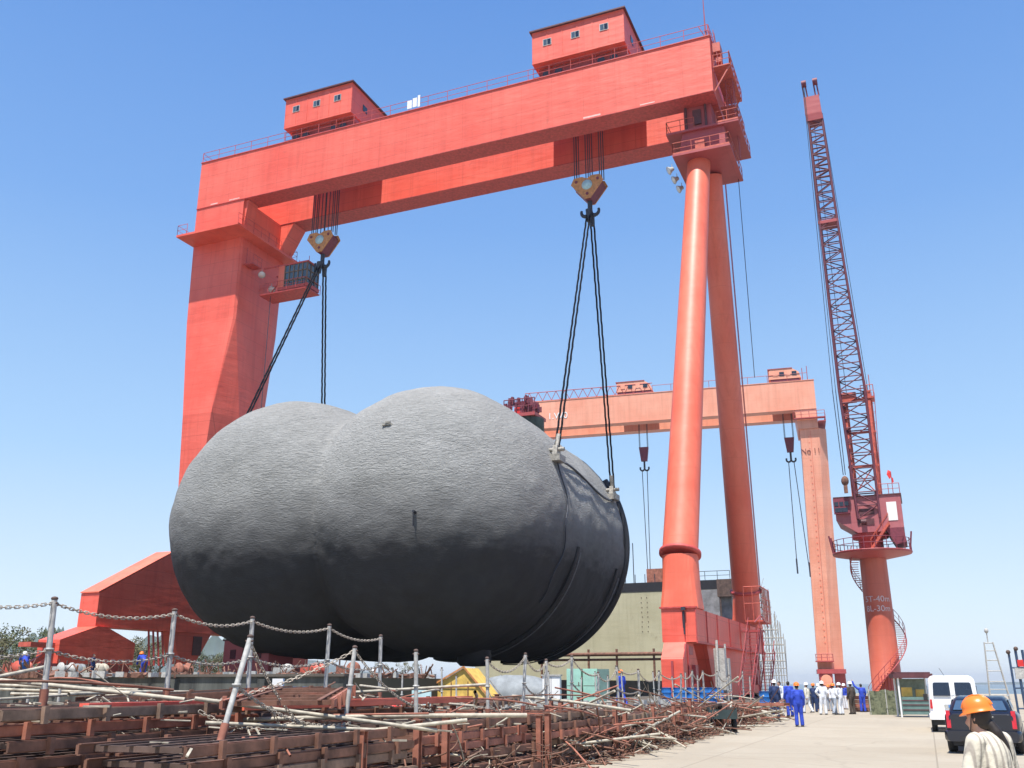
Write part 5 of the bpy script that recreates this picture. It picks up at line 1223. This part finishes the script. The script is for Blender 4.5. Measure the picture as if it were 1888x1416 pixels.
MB().tube((-.38, .62, 1.02), (0, .76, .98), .018).tube((.38, .62, 1.02), (0, .76, .98), .018).build('handlebar', M['grey_steel'], t, False)
MB().lathe([(.001, -.05), (.08, -.02), (.1, .05), (.001, .06)], (0, .9, .86), 12, True, (0, 1, 0)).build('headlight', M['white'], t, False)
m = MB()
for k in range(14): m.box((rnd.uniform(-.35, .35), rnd.uniform(-1, -.2), rnd.uniform(.6, .98)), (rnd.uniform(.1, .4), rnd.uniform(.1, .35), rnd.uniform(.05, .2)), rnd.uniform(0, 3))
m.build('load', M['rust3'], t, False)
# machinery clutter on the left quay
rnd = random.Random(21)
cl = [(115, 1240, 70, 'grey_steel', 'grey pump set standing before the left bogie of the near gantry'), (135, 1240, 74, 'tarp', 'pale grey tank trolley beside the grey pump set'), (175, 1240, 72, 'palepipe', 'coil of cables hanging on a stand before the bogie'), (30, 1240, 66, 'jiblight', 'orange winch at the far left on the quay'), (330, 1243, 68, 'rust2', 'rusty winch under the sill beam of the left leg'), (520, 1246, 70, 'grey_steel', 'grey winch box under the left lobe of the tank'), (640, 1248, 62, 'rust2', 'rusty scrap bin under the middle of the tank'), (575, 1248, 66, 'jiblight', 'orange gas bottle rack under the tank')]
for i, (px, py, d, mt, lab) in enumerate(cl):
    q = at_d(px, py, d); q.z = 1.95; t = thing('winch' if 'winch' in lab else 'machine', lab, 'machine', q, rnd.uniform(-.4, .8))
    MB().mm((-.8, -.4, 0), (.8, .4, .14)).build('base_frame', M['rust'], t, False)
    MB().mm((-.7, -.35, .142), (-.15, .35, .8)).build('motor_box', M[mt], t, False)
    MB().lathe([(.001, -.4), (.45, -.4), (.45, -.33), (.28, -.33), (.28, .33), (.45, .33), (.45, .4), (.001, .4)], (.35, 0, .6), 18, True, (0, 1, 0)).build('drum', M[mt], t, False)
    MB().tube((-.5, 0, .8), (-.5, 0, 1.25), .05).build('lever', M['rust3'], t, False)
m = MB()
for i in range(900):
    px = rnd.uniform(0, 800); q = at_d(px, 1246, rnd.uniform(50, 74)); q.z = 1.98 if q.x < -24.5 else .63
    k = rnd.random()
    if k < .25: m.tube(q, q + V((rnd.uniform(-.8, .8), rnd.uniform(-.8, .8), rnd.uniform(.1, 1.0))), rnd.uniform(.02, .05), n=5)
    else: m.box(q + V((0, 0, .1)), (rnd.uniform(.05, .7), rnd.uniform(.05, .3), rnd.uniform(.03, .3)), m=Matrix.Rotation(rnd.uniform(-.5, .5), 3, 'X') @ Matrix.Rotation(rnd.uniform(0, 3), 3, 'Z'))
tag(m.build('scrap_metal', M['rust']), 'dark rusty scrap and parts strewn over the quay under the tank', 'scrap', None, 'stuff')
m = MB()
for i in range(160):
    px = rnd.uniform(60, 1250); q = at_d(px, 1246, rnd.uniform(48, 66)); q.z = 1.98 if q.x < -24.5 else .63
    m.box(q + V((0, 0, .12)), (rnd.uniform(.1, .5), rnd.uniform(.1, .4), rnd.uniform(.1, .35)), rnd.uniform(0, 3))
tag(m.build('scrap_metal', M['grey_steel']), 'grey fittings and boxes strewn over the quay under the tank', 'scrap', None, 'stuff')
# railway bogie wagon block under the right half (dark red machinery seen below the tank)
q = at_d(470, 1247, 80); t = thing('winch_house', 'dark red machine house standing behind the left lobe of the tank', 'machine house', (q.x, q.y, 1.95), R(-20))
MB().mm((-3.2, -1, 0), (3.2, 1.2, 3.0)).build('body', M['jib'], t, False); MB().mm((-3.3, -1.1, 3.002), (3.3, 1.3, 3.12)).build('roof', M['roof_dark'], t, False)
for x in (-1.8, 0, 1.8): MB().mm((x - .4, -1.03, 1.6), (x + .4, -1.002, 2.3)).build('window', M['glass_dark'], t, False)

# ================================================================== PEOPLE
def caps(mb, a, b, ra, rb, n=12):
    mb.tube(a, b, ra, rb, n=n); mb.ell(a, (ra,) * 3, n, 6); mb.ell(b, (rb,) * 3, n, 6); return mb
def mirror(p, s): return V((p[0] * s, p[1], p[2]))
def body_mesh(pose, grow=0.0, part='body', vox=.013):
    """pose: dict of joints; one continuous skin built from overlapping volumes and remeshed"""
    m = MB(); J_ = pose; g_ = grow
    def L(a, b, ra, rb): caps(m, J_[a], J_[b], ra + g_, rb + g_)
    if part in ('body', 'suit'):
        m.ell(V(J_['chest']) + V((0, 0, -.02)), (.165 + g_, .105 + g_, .19 + g_), 16, 10); m.ell(V(J_['pelvis']) + V((0, 0, .03)), (.155 + g_, .11 + g_, .13 + g_), 16, 10)
        caps(m, J_['chest'], J_['pelvis'], .125 + g_, .125 + g_)
        for s in ('l', 'r'):
            L('hip_' + s, 'knee_' + s, .085, .06); L('knee_' + s, 'ank_' + s, .058, .04 + (.02 if part == 'suit' else 0))
            L('sho_' + s, 'elb_' + s, .055, .042); L('elb_' + s, 'wri_' + s, .040, .027 + (.012 if part == 'suit' else 0))
            caps(m, V(J_['sho_' + s]), V(J_['neck']) + V((0, 0, -.06)), .05 + g_, .05 + g_)
    if part == 'body':
        N_, H = V(J_['neck']), V(J_['head']); f = V(J_['face']).normalized(); u = V((0, 0, 1)); r_ = f.cross(u).normalized()
        caps(m, N_ - V((0, 0, .07)), H - V((0, 0, .06)), .055, .052)
        m.ell(H, (.077, .077, .10), 16, 10); m.ell(H + f * .018 - u * .03, (.066, .066, .075), 14, 8); m.ell(H + f * .045 - u * .085, (.036, .036, .028), 10, 6)   # skull, face, chin
        caps(m, H + f * .078 + u * .005, H + f * .098 - u * .03, .009, .014, 8)                                   # nose
        for s in (-1, 1):
            m.ell(H + r_ * (s * .076) - f * .005 - u * .01, (.012, .016, .03), 8, 6)                               # ears
            m.ell(H + f * .070 + r_ * (s * .03) + u * .022, (.016, .010, .008), 8, 5)                              # brow
        m.ell(H + f * .082 - u * .052, (.020, .010, .008), 8, 5)                                                  # mouth
        for s in ('l', 'r'):
            w_, e = V(J_['wri_' + s]), V(J_['elb_' + s]); d = (w_ - e).normalized(); sx = 1 if s == 'r' else -1
            side = V((-sx, 0, 0)) - d * d.dot(V((-sx, 0, 0)))
            side = side.normalized() if side.length > .1 else V((0, 1, 0)); fr = d.cross(side).normalized()      # fr spans the palm
            caps(m, w_, w_ + d * .07, .026, .032)
            for k in range(4):
                b0_ = w_ + d * .085 + fr * ((k - 1.5) * .021); ln = (.034, .042, .038, .030)[k]
                c1_ = b0_ + d * ln + side * .006; c2_ = c1_ + (d * .8 + side * .6).normalized() * ln * .8
                caps(m, w_ + d * .05 + fr * ((k - 1.5) * .018), b0_, .012, .0105, 8); caps(m, b0_, c1_, .0105, .0098, 8); caps(m, c1_, c2_, .0098, .0085, 8)
            t0 = w_ + d * .03 + fr * .03; caps(m, t0, t0 + d * .035 + fr * .025 + side * .012, .013, .011, 8); caps(m, t0 + d * .035 + fr * .025 + side * .012, t0 + d * .065 + fr * .028 + side * .02, .011, .009, 8)
            a = V(J_['ank_' + s]); caps(m, a, a + V((0, .12, -.045)), .04, .032)
    return baked(m, [('REMESH', dict(mode='VOXEL', voxel_size=vox, use_smooth_shade=True)), ('SMOOTH', dict(factor=.5, iterations=2 if part == 'body' else 4))], part, None)
def std_pose(**kw):
    p = dict(pelvis=(0, 0, .93), chest=(0, 0, 1.25), neck=(0, .0, 1.46), head=(0, .02, 1.585), face=(0, 1, -.05))
    for s, q in (('l', -1), ('r', 1)):
        p['hip_' + s] = (q * .085, 0, .88); p['knee_' + s] = (q * .10, .02, .49); p['ank_' + s] = (q * .11, -.01, .09)
        p['sho_' + s] = (q * .185, 0, 1.39); p['elb_' + s] = (q * .235, -.03, 1.12); p['wri_' + s] = (q * .23, .06, .87)
    p.update(kw); return p
poses = {'stand': std_pose(), 'hips': std_pose(elb_l=(-.36, -.10, 1.17), wri_l=(-.19, .06, 1.0), elb_r=(.25, -.02, 1.12), wri_r=(.20, .16, .95), knee_l=(-.13, .03, .49), ank_l=(-.17, .02, .09)),
         'fold': std_pose(elb_l=(-.24, .06, 1.13), wri_l=(.02, .19, 1.18), elb_r=(.24, .06, 1.13), wri_r=(-.02, .22, 1.12), face=(.4, 1, -.1)),
         'raise': std_pose(elb_l=(-.38, .05, 1.55), wri_l=(-.45, .12, 1.80), elb_r=(.25, .02, 1.13), wri_r=(.22, .15, .93), face=(-.3, 1, .25)),
         'walk': std_pose(knee_l=(-.09, .17, .50), ank_l=(-.10, .22, .10), knee_r=(.09, -.04, .49), ank_r=(.10, -.24, .13), wri_l=(-.22, -.06, .88), wri_r=(.22, .22, .92), elb_r=(.24, .0, 1.12)),
         'bend': std_pose(pelvis=(0, -.12, .90), chest=(0, .14, 1.14), neck=(0, .27, 1.27), head=(0, .37, 1.33), face=(0, .8, -.6), sho_l=(-.18, .22, 1.24), sho_r=(.18, .22, 1.24), elb_l=(-.22, .32, 1.0), elb_r=(.22, .32, 1.0), wri_l=(-.16, .46, .82), wri_r=(.16, .46, .82), hip_l=(-.085, -.1, .86), hip_r=(.085, -.1, .86))}
BODY = {k: body_mesh(v_) for k, v_ in poses.items()}
for me in BODY.values(): me.materials.clear(); me.materials.append(M['skin'])
SUIT = {}
def suit(pose, mat, split=None):
    key = (pose, mat, split)
    if key not in SUIT:
        base = SUIT.get(pose)
        if base is None: base = SUIT[pose] = body_mesh(poses[pose], .022, 'suit', .022)
        me = base.copy(); me.name = 'coverall'; me.materials.clear(); me.materials.append(M[mat])
        if split:
            me.materials.append(M[split]); 
            for p in me.polygons: p.material_index = 1 if p.center.z < .93 else 0
        SUIT[key] = me
    return SUIT[key]
def helmet_mb(H, f, big=1.0):
    f = V((f[0], f[1], 0)).normalized(); ang = math.atan2(f.y, f.x) - math.pi / 2; m = MB(); rings = []; n = 28
    for rr, z in ((.135, -.012), (.134, -.004), (.124, .004), (.123, .03), (.118, .065), (.098, .098), (.066, .120), (.028, .130), (.002, .132)):
        ring = []
        for k in range(n):
            a = 2 * math.pi * k / n; x, y = math.cos(a), math.sin(a)
            ext = .032 * max(0, y) ** 2 if z < .003 else 0
            p = V((x * rr * .94, y * (rr * 1.04 + ext), z - (.012 * max(0, y) if z < .003 else 0))) * big
            ring.append(V(H) + Matrix.Rotation(ang, 3, 'Z') @ p)
        rings.append(ring)
    m.loft(rings, True, True)
    for s in (-.02, 0, .02):
        pts = [V(H) + Matrix.Rotation(ang, 3, 'Z') @ (V((s, math.cos(R(t)) * .128 * 1.05, .008 + math.sin(R(t)) * .127)) * big) for t in range(15, 170, 15)]; m.path(pts, .006, 5)
    return m
def person(label, p, rz, pose='stand', top='blue', bottom=None, hat='orange_hat', h=1.0, group=None):
    t = thing('person', label, 'person', p, rz, group); t.scale = (h, h, h); po = poses[pose]
    o = obj('body', BODY[pose], t)
    obj('coverall' if not bottom else 'work_clothes', suit(pose, top, bottom), t)
    f = V(po['face']); H = V(po['head']) + V((0, 0, .045))
    if hat: helmet_mb(H, f).build('helmet', M[hat], t, False)
    MB().ell(V(po['head']) + V((0, -.012, .01)) , (.083, .088, .098), 12, 8).ell(V(po['head']) + V((0, -.04, -.03)), (.07, .05, .06), 10, 6).build('hair', M['hair'], t, False)
    for s in ('l', 'r'):
        a = V(po['ank_' + s]); m = MB(); caps(m, a + V((0, -.01, .05)), a + V((0, -.01, -.02)), .055, .055); z0 = a.z - .09
        m.loft([[(a.x + x, a.y + y, z0 + z) for x, y, z in ((-.045, -.07, 0), (.045, -.07, 0), (.055, .12, 0), (.03, .20, 0), (-.03, .20, 0), (-.055, .12, 0))], [(a.x + x, a.y + y, z0 + z) for x, y, z in ((-.04, -.065, .09), (.04, -.065, .09), (.04, .08, .085), (.025, .17, .05), (-.025, .17, .05), (-.04, .08, .085))]], True, True)
        m.build('boot', M['boot'], t, False)
    return t
def g_at(px, py): return at_z(px, py, 0)
away = R(16)
person('worker in blue coverall and orange helmet standing with his back turned on the road', g_at(1475, 1340), away, 'stand', 'blue', None, 'orange_hat', 1.0)
person('worker in white clothes and white helmet just right of the blue one with orange helmet', g_at(1491, 1315), away + .9, 'walk', 'cream', 'whitecloth', 'white_hat', 1.0)
person('worker in navy clothes and orange helmet between the white-clad figures', g_at(1503, 1313), away - .6, 'hips', 'navy', None, 'orange_hat', .98)
person('broad worker in white with arms akimbo at the centre of the group, seen from behind', g_at(1520, 1318), away, 'hips', 'whitecloth', None, 'white_hat', 1.05)
person('worker in white shirt and blue-grey trousers, second from the right of the white-clad group', g_at(1540, 1318), away - .9, 'walk', 'whitecloth', 'greytr', 'orange_hat', .98)
person('slim worker in white, rightmost of the white-clad group', g_at(1552, 1318), away + .7, 'fold', 'whitecloth', None, 'white_hat', 1.0)
person('worker in dark brown clothes and white helmet standing apart right of the group', g_at(1573, 1317), away + .5, 'stand', 'brown', None, 'white_hat', 1.04)
person('worker in white overalls half hidden behind the centre of the group', g_at(1531, 1311), away + 2.6, 'fold', 'cream', 'greytr', 'orange_hat', .93)
person('worker in navy half hidden behind the left of the group', g_at(1512, 1310), away + 3.0, 'fold', 'navy', None, 'white_hat', .97)
q = at_z(1560, 1308, 0); person('worker in pale blue shirt behind the dark brown figure', q, away + 2.2, 'stand', 'blue', 'whitecloth', 'white_hat', .97)
q = at_d(1589, 1284, 66); q.z = .0; person('worker in bright blue with one arm raised, behind the timber stack', q, away, 'raise', 'blue', None, None, 1.0)
q = at_d(1456, 1300, 52); q.z = .12; person('worker in blue coverall half hidden behind the heap, left of the group', q, away + .3, 'stand', 'blue', None, None, 1.0)
q = at_d(1430, 1300, 50.5); q.z = .12; person('worker in navy clothes and white helmet beside the pale sacks', q, away - .4, 'stand', 'navy', None, 'white_hat', 1.0)
q = at_d(1440, 1300, 53); q.z = .12; person('worker in white clothes behind the pale sacks', q, away + 2.0, 'stand', 'whitecloth', None, None, 1.0)
q = at_d(1147, 1300, 50); q.z = .6; person('worker in blue coverall and orange helmet beside the green lockers', q, R(60), 'walk', 'blue', None, 'orange_hat', 1.0)
q = at_d(262, 1250, 60); q.z = 1.95; person('worker in blue coverall and orange helmet bending over on the left quay', q, R(70), 'bend', 'blue', None, 'orange_hat', 1.0)
q = at_d(42, 1250, 62); q.z = 1.95; person('worker in pale blue coverall at the far left end of the quay', q, R(60), 'bend', 'blue', 'barrel', 'white_hat', 1.0)
q = at_d(168, 1250, 64); q.z = 1.95; person('worker in navy clothes standing before the left bogie', q, R(-70), 'stand', 'navy', None, None, .85)
q = at_d(688, 1256, 62); q.z = .75; person('taller worker in blue coverall under the middle of the tank', q, R(40), 'hips', 'blue', None, 'white_hat', 1.04)
q = at_d(652, 1256, 62); q.z = .65; person('worker in navy clothes and bending under the middle of the tank', q, R(90), 'bend', 'navy', None, 'white_hat', 1.0)
for x in (499, 485): pass

# ---- the woman in the foreground (orange helmet, cream jacket, long hair), seen from behind, face turned left
wp = at_d(1829, 1400, 9.1); wp.z = 0
wz = math.atan2(wp.y, wp.x)                                  # heading of the line of sight
W_ = thing('person', 'woman in orange helmet, dark ponytail and cream jacket in the right foreground', 'person', wp, wz - math.pi / 2 + R(52)); W_.scale = (.98,) * 3
# local axes: +Y is where her chest points; the head turns further left and slightly down
wpz = std_pose(pelvis=(0, 0, .87), chest=(0, .0, 1.16), neck=(0, .035, 1.345), head=(.0, .085, 1.465), face=(-.28, 1, -.22), sho_l=(-.165, .0, 1.275), sho_r=(.165, .0, 1.275), elb_l=(-.25, .03, 1.03), elb_r=(.24, .01, 1.03), wri_l=(-.16, .22, .98), wri_r=(.16, .22, .96),
               hip_l=(-.08, 0, .83), hip_r=(.08, 0, .83), knee_l=(-.09, .05, .46), knee_r=(.09, -.02, .46), ank_l=(-.1, .12, .09), ank_r=(.1, -.1, .09))
me = body_mesh(wpz, 0, 'body', .0095); me.materials.clear(); me.materials.append(M['skin']); obj('body', me, W_)
m = MB()
m.ell((0, .0, 1.14), (.19, .125, .21), 20, 12); m.ell((0, .0, .95), (.175, .13, .2), 18, 10); m.ell((0, .015, 1.30), (.10, .08, .055), 16, 8)
caps(m, (-.165, 0, 1.265), (.165, 0, 1.265), .068, .068)
for s in ('l', 'r'): caps(m, wpz['sho_' + s], wpz['elb_' + s], .078, .062); caps(m, wpz['elb_' + s], wpz['wri_' + s], .06, .045)
for k in range(9):
    a = R(-175 + k * 40); caps(m, (math.cos(a) * .16, math.sin(a) * .11, 1.16), (math.cos(a + .2) * .19, math.sin(a + .2) * .14, .84), .02, .03, 8)
me = baked(m, [('REMESH', dict(mode='VOXEL', voxel_size=.011, use_smooth_shade=True)), ('SMOOTH', dict(factor=.5, iterations=4)), ('DISPLACE', dict(texture=txb, strength=.02, texture_coords='GLOBAL'))], 'jacket', None)
jm, jn, jb = base_mat('cream_striped_cotton'); jc = coords(jn)
jw = N(jn, 'ShaderNodeTexWave'); jw.inputs['Scale'].default_value = 5.5; jw.inputs['Distortion'].default_value = 3.5; jw.inputs['Detail'].default_value = 2; jn.links.new(coords(jn, (1, 1, .3)), jw.inputs['Vector'])
jr = ramp(jn, jw.outputs['Fac'], [(.35, (.60, .55, .44)), (.7, (.52, .48, .39)), (.9, (.34, .30, .25))]); jn.links.new(jr.outputs[0], jb.inputs['Base Color']); jb.inputs['Roughness'].default_value = .9
bump(jn, noise(jn, jc, 9, 4), .7, .02, jb)
me.materials.clear(); me.materials.append(jm); obj('jacket', me, W_)
m = MB()
for s in ('l', 'r'): caps(m, wpz['hip_' + s], wpz['knee_' + s], .10, .075); caps(m, wpz['knee_' + s], wpz['ank_' + s], .072, .055)
m.ell((0, 0, .84), (.165, .125, .12), 16, 8)
me = baked(m, [('REMESH', dict(mode='VOXEL', voxel_size=.016, use_smooth_shade=True)), ('SMOOTH', dict(factor=.5, iterations=3))], 'trousers', None); me.materials.clear(); me.materials.append(M['navy']); obj('trousers', me, W_)
H = V(wpz['head']); f = V(wpz['face']).normalized(); back = V((-f.x, -f.y, 0)).normalized()
m = MB(); m.ell(H + back * .032 + V((0, 0, .012)), (.084, .084, .098), 18, 10); m.ell(H + back * .05 - V((0, 0, .04)), (.068, .06, .07), 14, 8)
sidev = V((f.y, -f.x, 0)).normalized()                        # her right
pts = [H + back * .10 - V((0, 0, .05)), H + back * .14 + sidev * .01 - V((0, 0, .12)), H + back * .16 + sidev * .05 - V((0, 0, .21)), H + back * .17 + sidev * .09 - V((0, 0, .31)), H + back * .165 + sidev * .12 - V((0, 0, .40))]
for i in range(4): caps(m, pts[i], pts[i + 1], (.036, .044, .046, .036)[i], (.044, .046, .036, .014)[i], 10)
for s in (-1, 1): caps(m, H + V((-f.y, f.x, 0)).normalized() * s * .072 + V((0, 0, .03)), H + V((-f.y, f.x, 0)).normalized() * s * .070 - V((0, 0, .045)), .018, .010, 8)
me = baked(m, [('REMESH', dict(mode='VOXEL', voxel_size=.009, use_smooth_shade=True)), ('SMOOTH', dict(factor=.5, iterations=2)), ('DISPLACE', dict(texture=txb, strength=.012, texture_coords='GLOBAL'))], 'hair', None)
me.materials.clear(); me.materials.append(M['hair']); obj('hair', me, W_)
hm = helmet_mb(V((0, 0, 0)), (0, 1, 0), .96)
o = hm.build('helmet', M['orange_hat'], W_, False); o.location = H + V((0, 0, .048)) + back * .015; o.rotation_euler = (R(-9), 0, math.atan2(f.y, f.x) - math.pi / 2)
st = V((-f.y, f.x, 0)).normalized(); m = MB()
for s_ in (-1, 1): m.path([H + st * s_ * .098 + V((0, 0, .05)), H + st * s_ * .088 + f * .02 - V((0, 0, .03)), H + st * s_ * .05 + f * .05 - V((0, 0, .10)), H + f * .065 - V((0, 0, .118))], .005, 5)
m.build('chin_strap', M['black'], W_, False)
for s in ('l', 'r'):
    a = V(wpz['ank_' + s]); m = MB(); caps(m, a + V((0, 0, .02)), a + V((0, 0, -.03)), .045, .05); m.ell(a + V((0, .06, -.05)), (.045, .13, .04), 12, 6); m.build('boot', M['boot'], W_, False)

# ================================================================== VEHICLES
M['car_white'] = plain('white_van_paint', (.80, .80, .80), .25, .03, 2, spec=.6)
M['car_navy'] = plain('dark_navy_car_paint', (.007, .009, .018), .22, .15, 2, spec=.8)
M['tail_red'] = plain('tail_lamp_red', (.50, .015, .02), .15, .2, 8, spec=.8)
M['chrome'] = plain('chrome_trim', (.7, .7, .7), .15, .05, 2, metal=1.0)
def rrect(w_, z0, z1, y, r, n=5, top_in=0.0, bulge=0.0):
    """rounded rectangle ring in the XZ plane at depth y; top_in narrows the top"""
    pts = []; h = z1 - z0
    for cx, cz, a0 in ((w_ / 2 - r, z0 + r, -90), (w_ / 2 - r, z1 - r, 0), (-w_ / 2 + r, z1 - r, 90), (-w_ / 2 + r, z0 + r, 180)):
        for k in range(n + 1):
            a = R(a0 + 90 * k / n); x, z = cx + r * math.cos(a), cz + r * math.sin(a)
            t = max(0, (z - z0 - h * .45) / (h * .55)); pts.append((x * (1 - top_in * t), y + bulge * t, z))
    return pts
def wheel(t, x, y, r, wd=.2):
    w_ = MB().lathe([(r * .62, -wd / 2), (r * .93, -wd / 2), (r, -wd / 2 + .03), (r, wd / 2 - .03), (r * .93, wd / 2), (r * .62, wd / 2)], (x, y, r), 28, True, (1, 0, 0)).build('tyre', M['black'], t, False)
    MB().lathe([(.001, -wd * .35), (r * .2, -wd * .42), (r * .6, -wd * .35), (r * .63, -wd * .4), (r * .63, wd * .4), (r * .6, wd * .35), (r * .2, wd * .42), (.001, wd * .35)], (x, y, r), 20, True, (1, 0, 0)).build('rim', M['grey_steel'], w_, False)
# van, rear at local y=0, nose towards +y
q = at_z(1757, 1350); q = V((.82, 40.0, 0)); van = thing('van', 'white passenger van parked with its back to us between the booth and the dark car', 'van', q, R(0))
rings = [rrect(1.60, .52, 1.86, -.02, .16, top_in=.10, bulge=.12), rrect(1.70, .42, 1.93, .03, .18, top_in=.10, bulge=.12), rrect(1.72, .40, 1.97, .2, .2, top_in=.10, bulge=.1), rrect(1.74, .38, 1.99, 1.2, .2, top_in=.10), rrect(1.74, .38, 1.98, 3.3, .2, top_in=.10), rrect(1.72, .38, 1.70, 4.0, .2, top_in=.12), rrect(1.68, .38, 1.15, 4.5, .18, top_in=.05), rrect(1.55, .42, .9, 4.72, .15)]
MB().loft(rings, True, True).build('body', M['car_white'], van, False)
def slab(pts, y_of, th, name, mat, parent):        # thin panel following the rear face: pts in (x, z)
    m = MB(); m.prism([(x, y_of(z), z) for x, z in pts], (0, -th, 0)); return m.build(name, mat, parent, False)
yo = lambda z: -.015 + .125 * max(0, (z - 1.13) / .8)
for s in (-1, 1):
    x0, x1 = s * .08, s * .66
    slab([(x0, 1.27), (x1 * 1.02, 1.27), (x1 * .97, 1.70), (x1 * .90, 1.74), (x0 * 1.1, 1.74)], yo, .022, 'rear_window', M['glass_dark'], van)
    slab([(s * .73, .82), (s * .82, .82), (s * .80, 1.14), (s * .73, 1.14)], yo, .03, 'tail_light', M['tail_red'], van)
    MB().mm((s * .845, 1.0, 1.18), (s * .862, 3.3, 1.62)).build('side_window', M['glass_dark'], van, False)
slab([(-.34, .84), (.34, .84), (.34, .97), (-.34, .97)], yo, .03, 'number_plate_recess', M['grey_steel'], van)
slab([(-.20, .85), (.20, .85), (.20, .95), (-.20, .95)], lambda z: -.05, .01, 'number_plate', plain('blue_number_plate', (.08, .22, .5), .4, .1), van)
MB().mm((-.010, -.04, .70), (.010, .02, 1.26)).build('door_seam', M['grey_steel'], van, False)
m = MB(); m.loft([rrect(1.74, .44, .64, -.16, .06), rrect(1.78, .43, .66, -.05, .06), rrect(1.78, .43, .66, .25, .06)], True, True); m.build('rear_bumper', M['car_white'], van, False)
MB().mm((-.78, -.02, .25), (.78, .5, .42)).build('underbody', M['black'], van, False); MB().tube((.4, -.1, .3), (.4, .4, .3), .03).build('exhaust', M['rust3'], van, False)
for s in (-1, 1):
    for y in (.75, 3.6): wheel(van, s * .74, y, .32)
    MB().mm((s * .95 - .08, 3.5, 1.05), (s * .95 + .08, 3.62, 1.3)).build('wing_mirror', M['black'], van, False)
m = MB(); m.tube((-.2, .9, 1.99), (-.35, .5, 2.25), .008); m.build('antenna', M['black'], van, False)
# dark estate car / crossover with tall tail lamps
q = V((1.14, 28.0, 0)); car = thing('car', 'dark navy crossover car with tall red tail lamps behind the woman in cream', 'car', q, R(-5))
cs = [(-.02, 1.45, .45, .95, .12), (.05, 1.66, .36, 1.02, .16), (.5, 1.74, .32, 1.03, .18), (1.6, 1.76, .30, 1.02, .18), (3.1, 1.76, .30, .98, .18), (4.0, 1.70, .32, .90, .16), (4.45, 1.5, .38, .78, .12)]
MB().loft([rrect(w_, a, b, y, r) for y, w_, a, b, r in cs], True, True).build('body', M['car_navy'], car, False)
cab = [(.16, 1.50, .96, 1.03, .03), (.42, 1.46, .9, 1.27, .10), (.8, 1.42, .9, 1.37, .12), (1.8, 1.42, .9, 1.39, .12), (2.5, 1.40, .9, 1.34, .12), (3.25, 1.48, .9, 1.0, .04)]
MB().loft([rrect(w_, a, b, y, r, top_in=.14) for y, w_, a, b, r in cab], True, True).build('cabin', M['car_navy'], car, False)
MB().prism([(-.62, .17, 1.045), (.62, .17, 1.045), (.54, .41, 1.27), (-.54, .41, 1.27)], (0, -.015, .012)).build('rear_window', plain('blue_grey_glass', (.05, .09, .15), .08, .2, 2, spec=.9), car, False)
for s in (-1, 1):
    MB().prism([(s * .70, -.0, .62), (s * .80, .02, .62), (s * .80, .10, 1.04), (s * .70, .06, 1.04)], (0, -.05, 0)).build('tail_light', M['tail_red'], car, False)
    MB().prism([(s * .735, .6, 1.02), (s * .655, .75, 1.30), (s * .655, 2.4, 1.30), (s * .735, 3.0, 1.02)], (s * .012, 0, 0)).build('side_window', M['glass_dark'], car, False)
    for y in (.85, 3.55): wheel(car, s * .78, y, .335, .21)
    MB().tube((s * .66, .8, 1.385), (s * .66, 2.3, 1.40), .015).build('roof_rail', M['chrome'], car, False)
MB().mm((-.30, -.045, .885), (.30, -.02, .91)).build('chrome_strip', M['chrome'], car, False)
MB().mm((-.20, -.05, .68), (.20, -.022, .80)).build('number_plate', plain('pale_number_plate', (.45, .55, .75), .4, .1), car, False)
MB().loft([rrect(1.62, .30, .56, -.10, .08), rrect(1.76, .30, .58, .0, .08), rrect(1.77, .30, .58, .3, .08)], True, True).build('rear_bumper', M['car_navy'], car, False)
MB().mm((-.5, -.112, .33), (.5, -.09, .42)).build('bumper_vent', M['black'], car, False)
MB().mm((-.7, .0, .2), (.7, 4.2, .31)).build('underbody', M['black'], car, False)
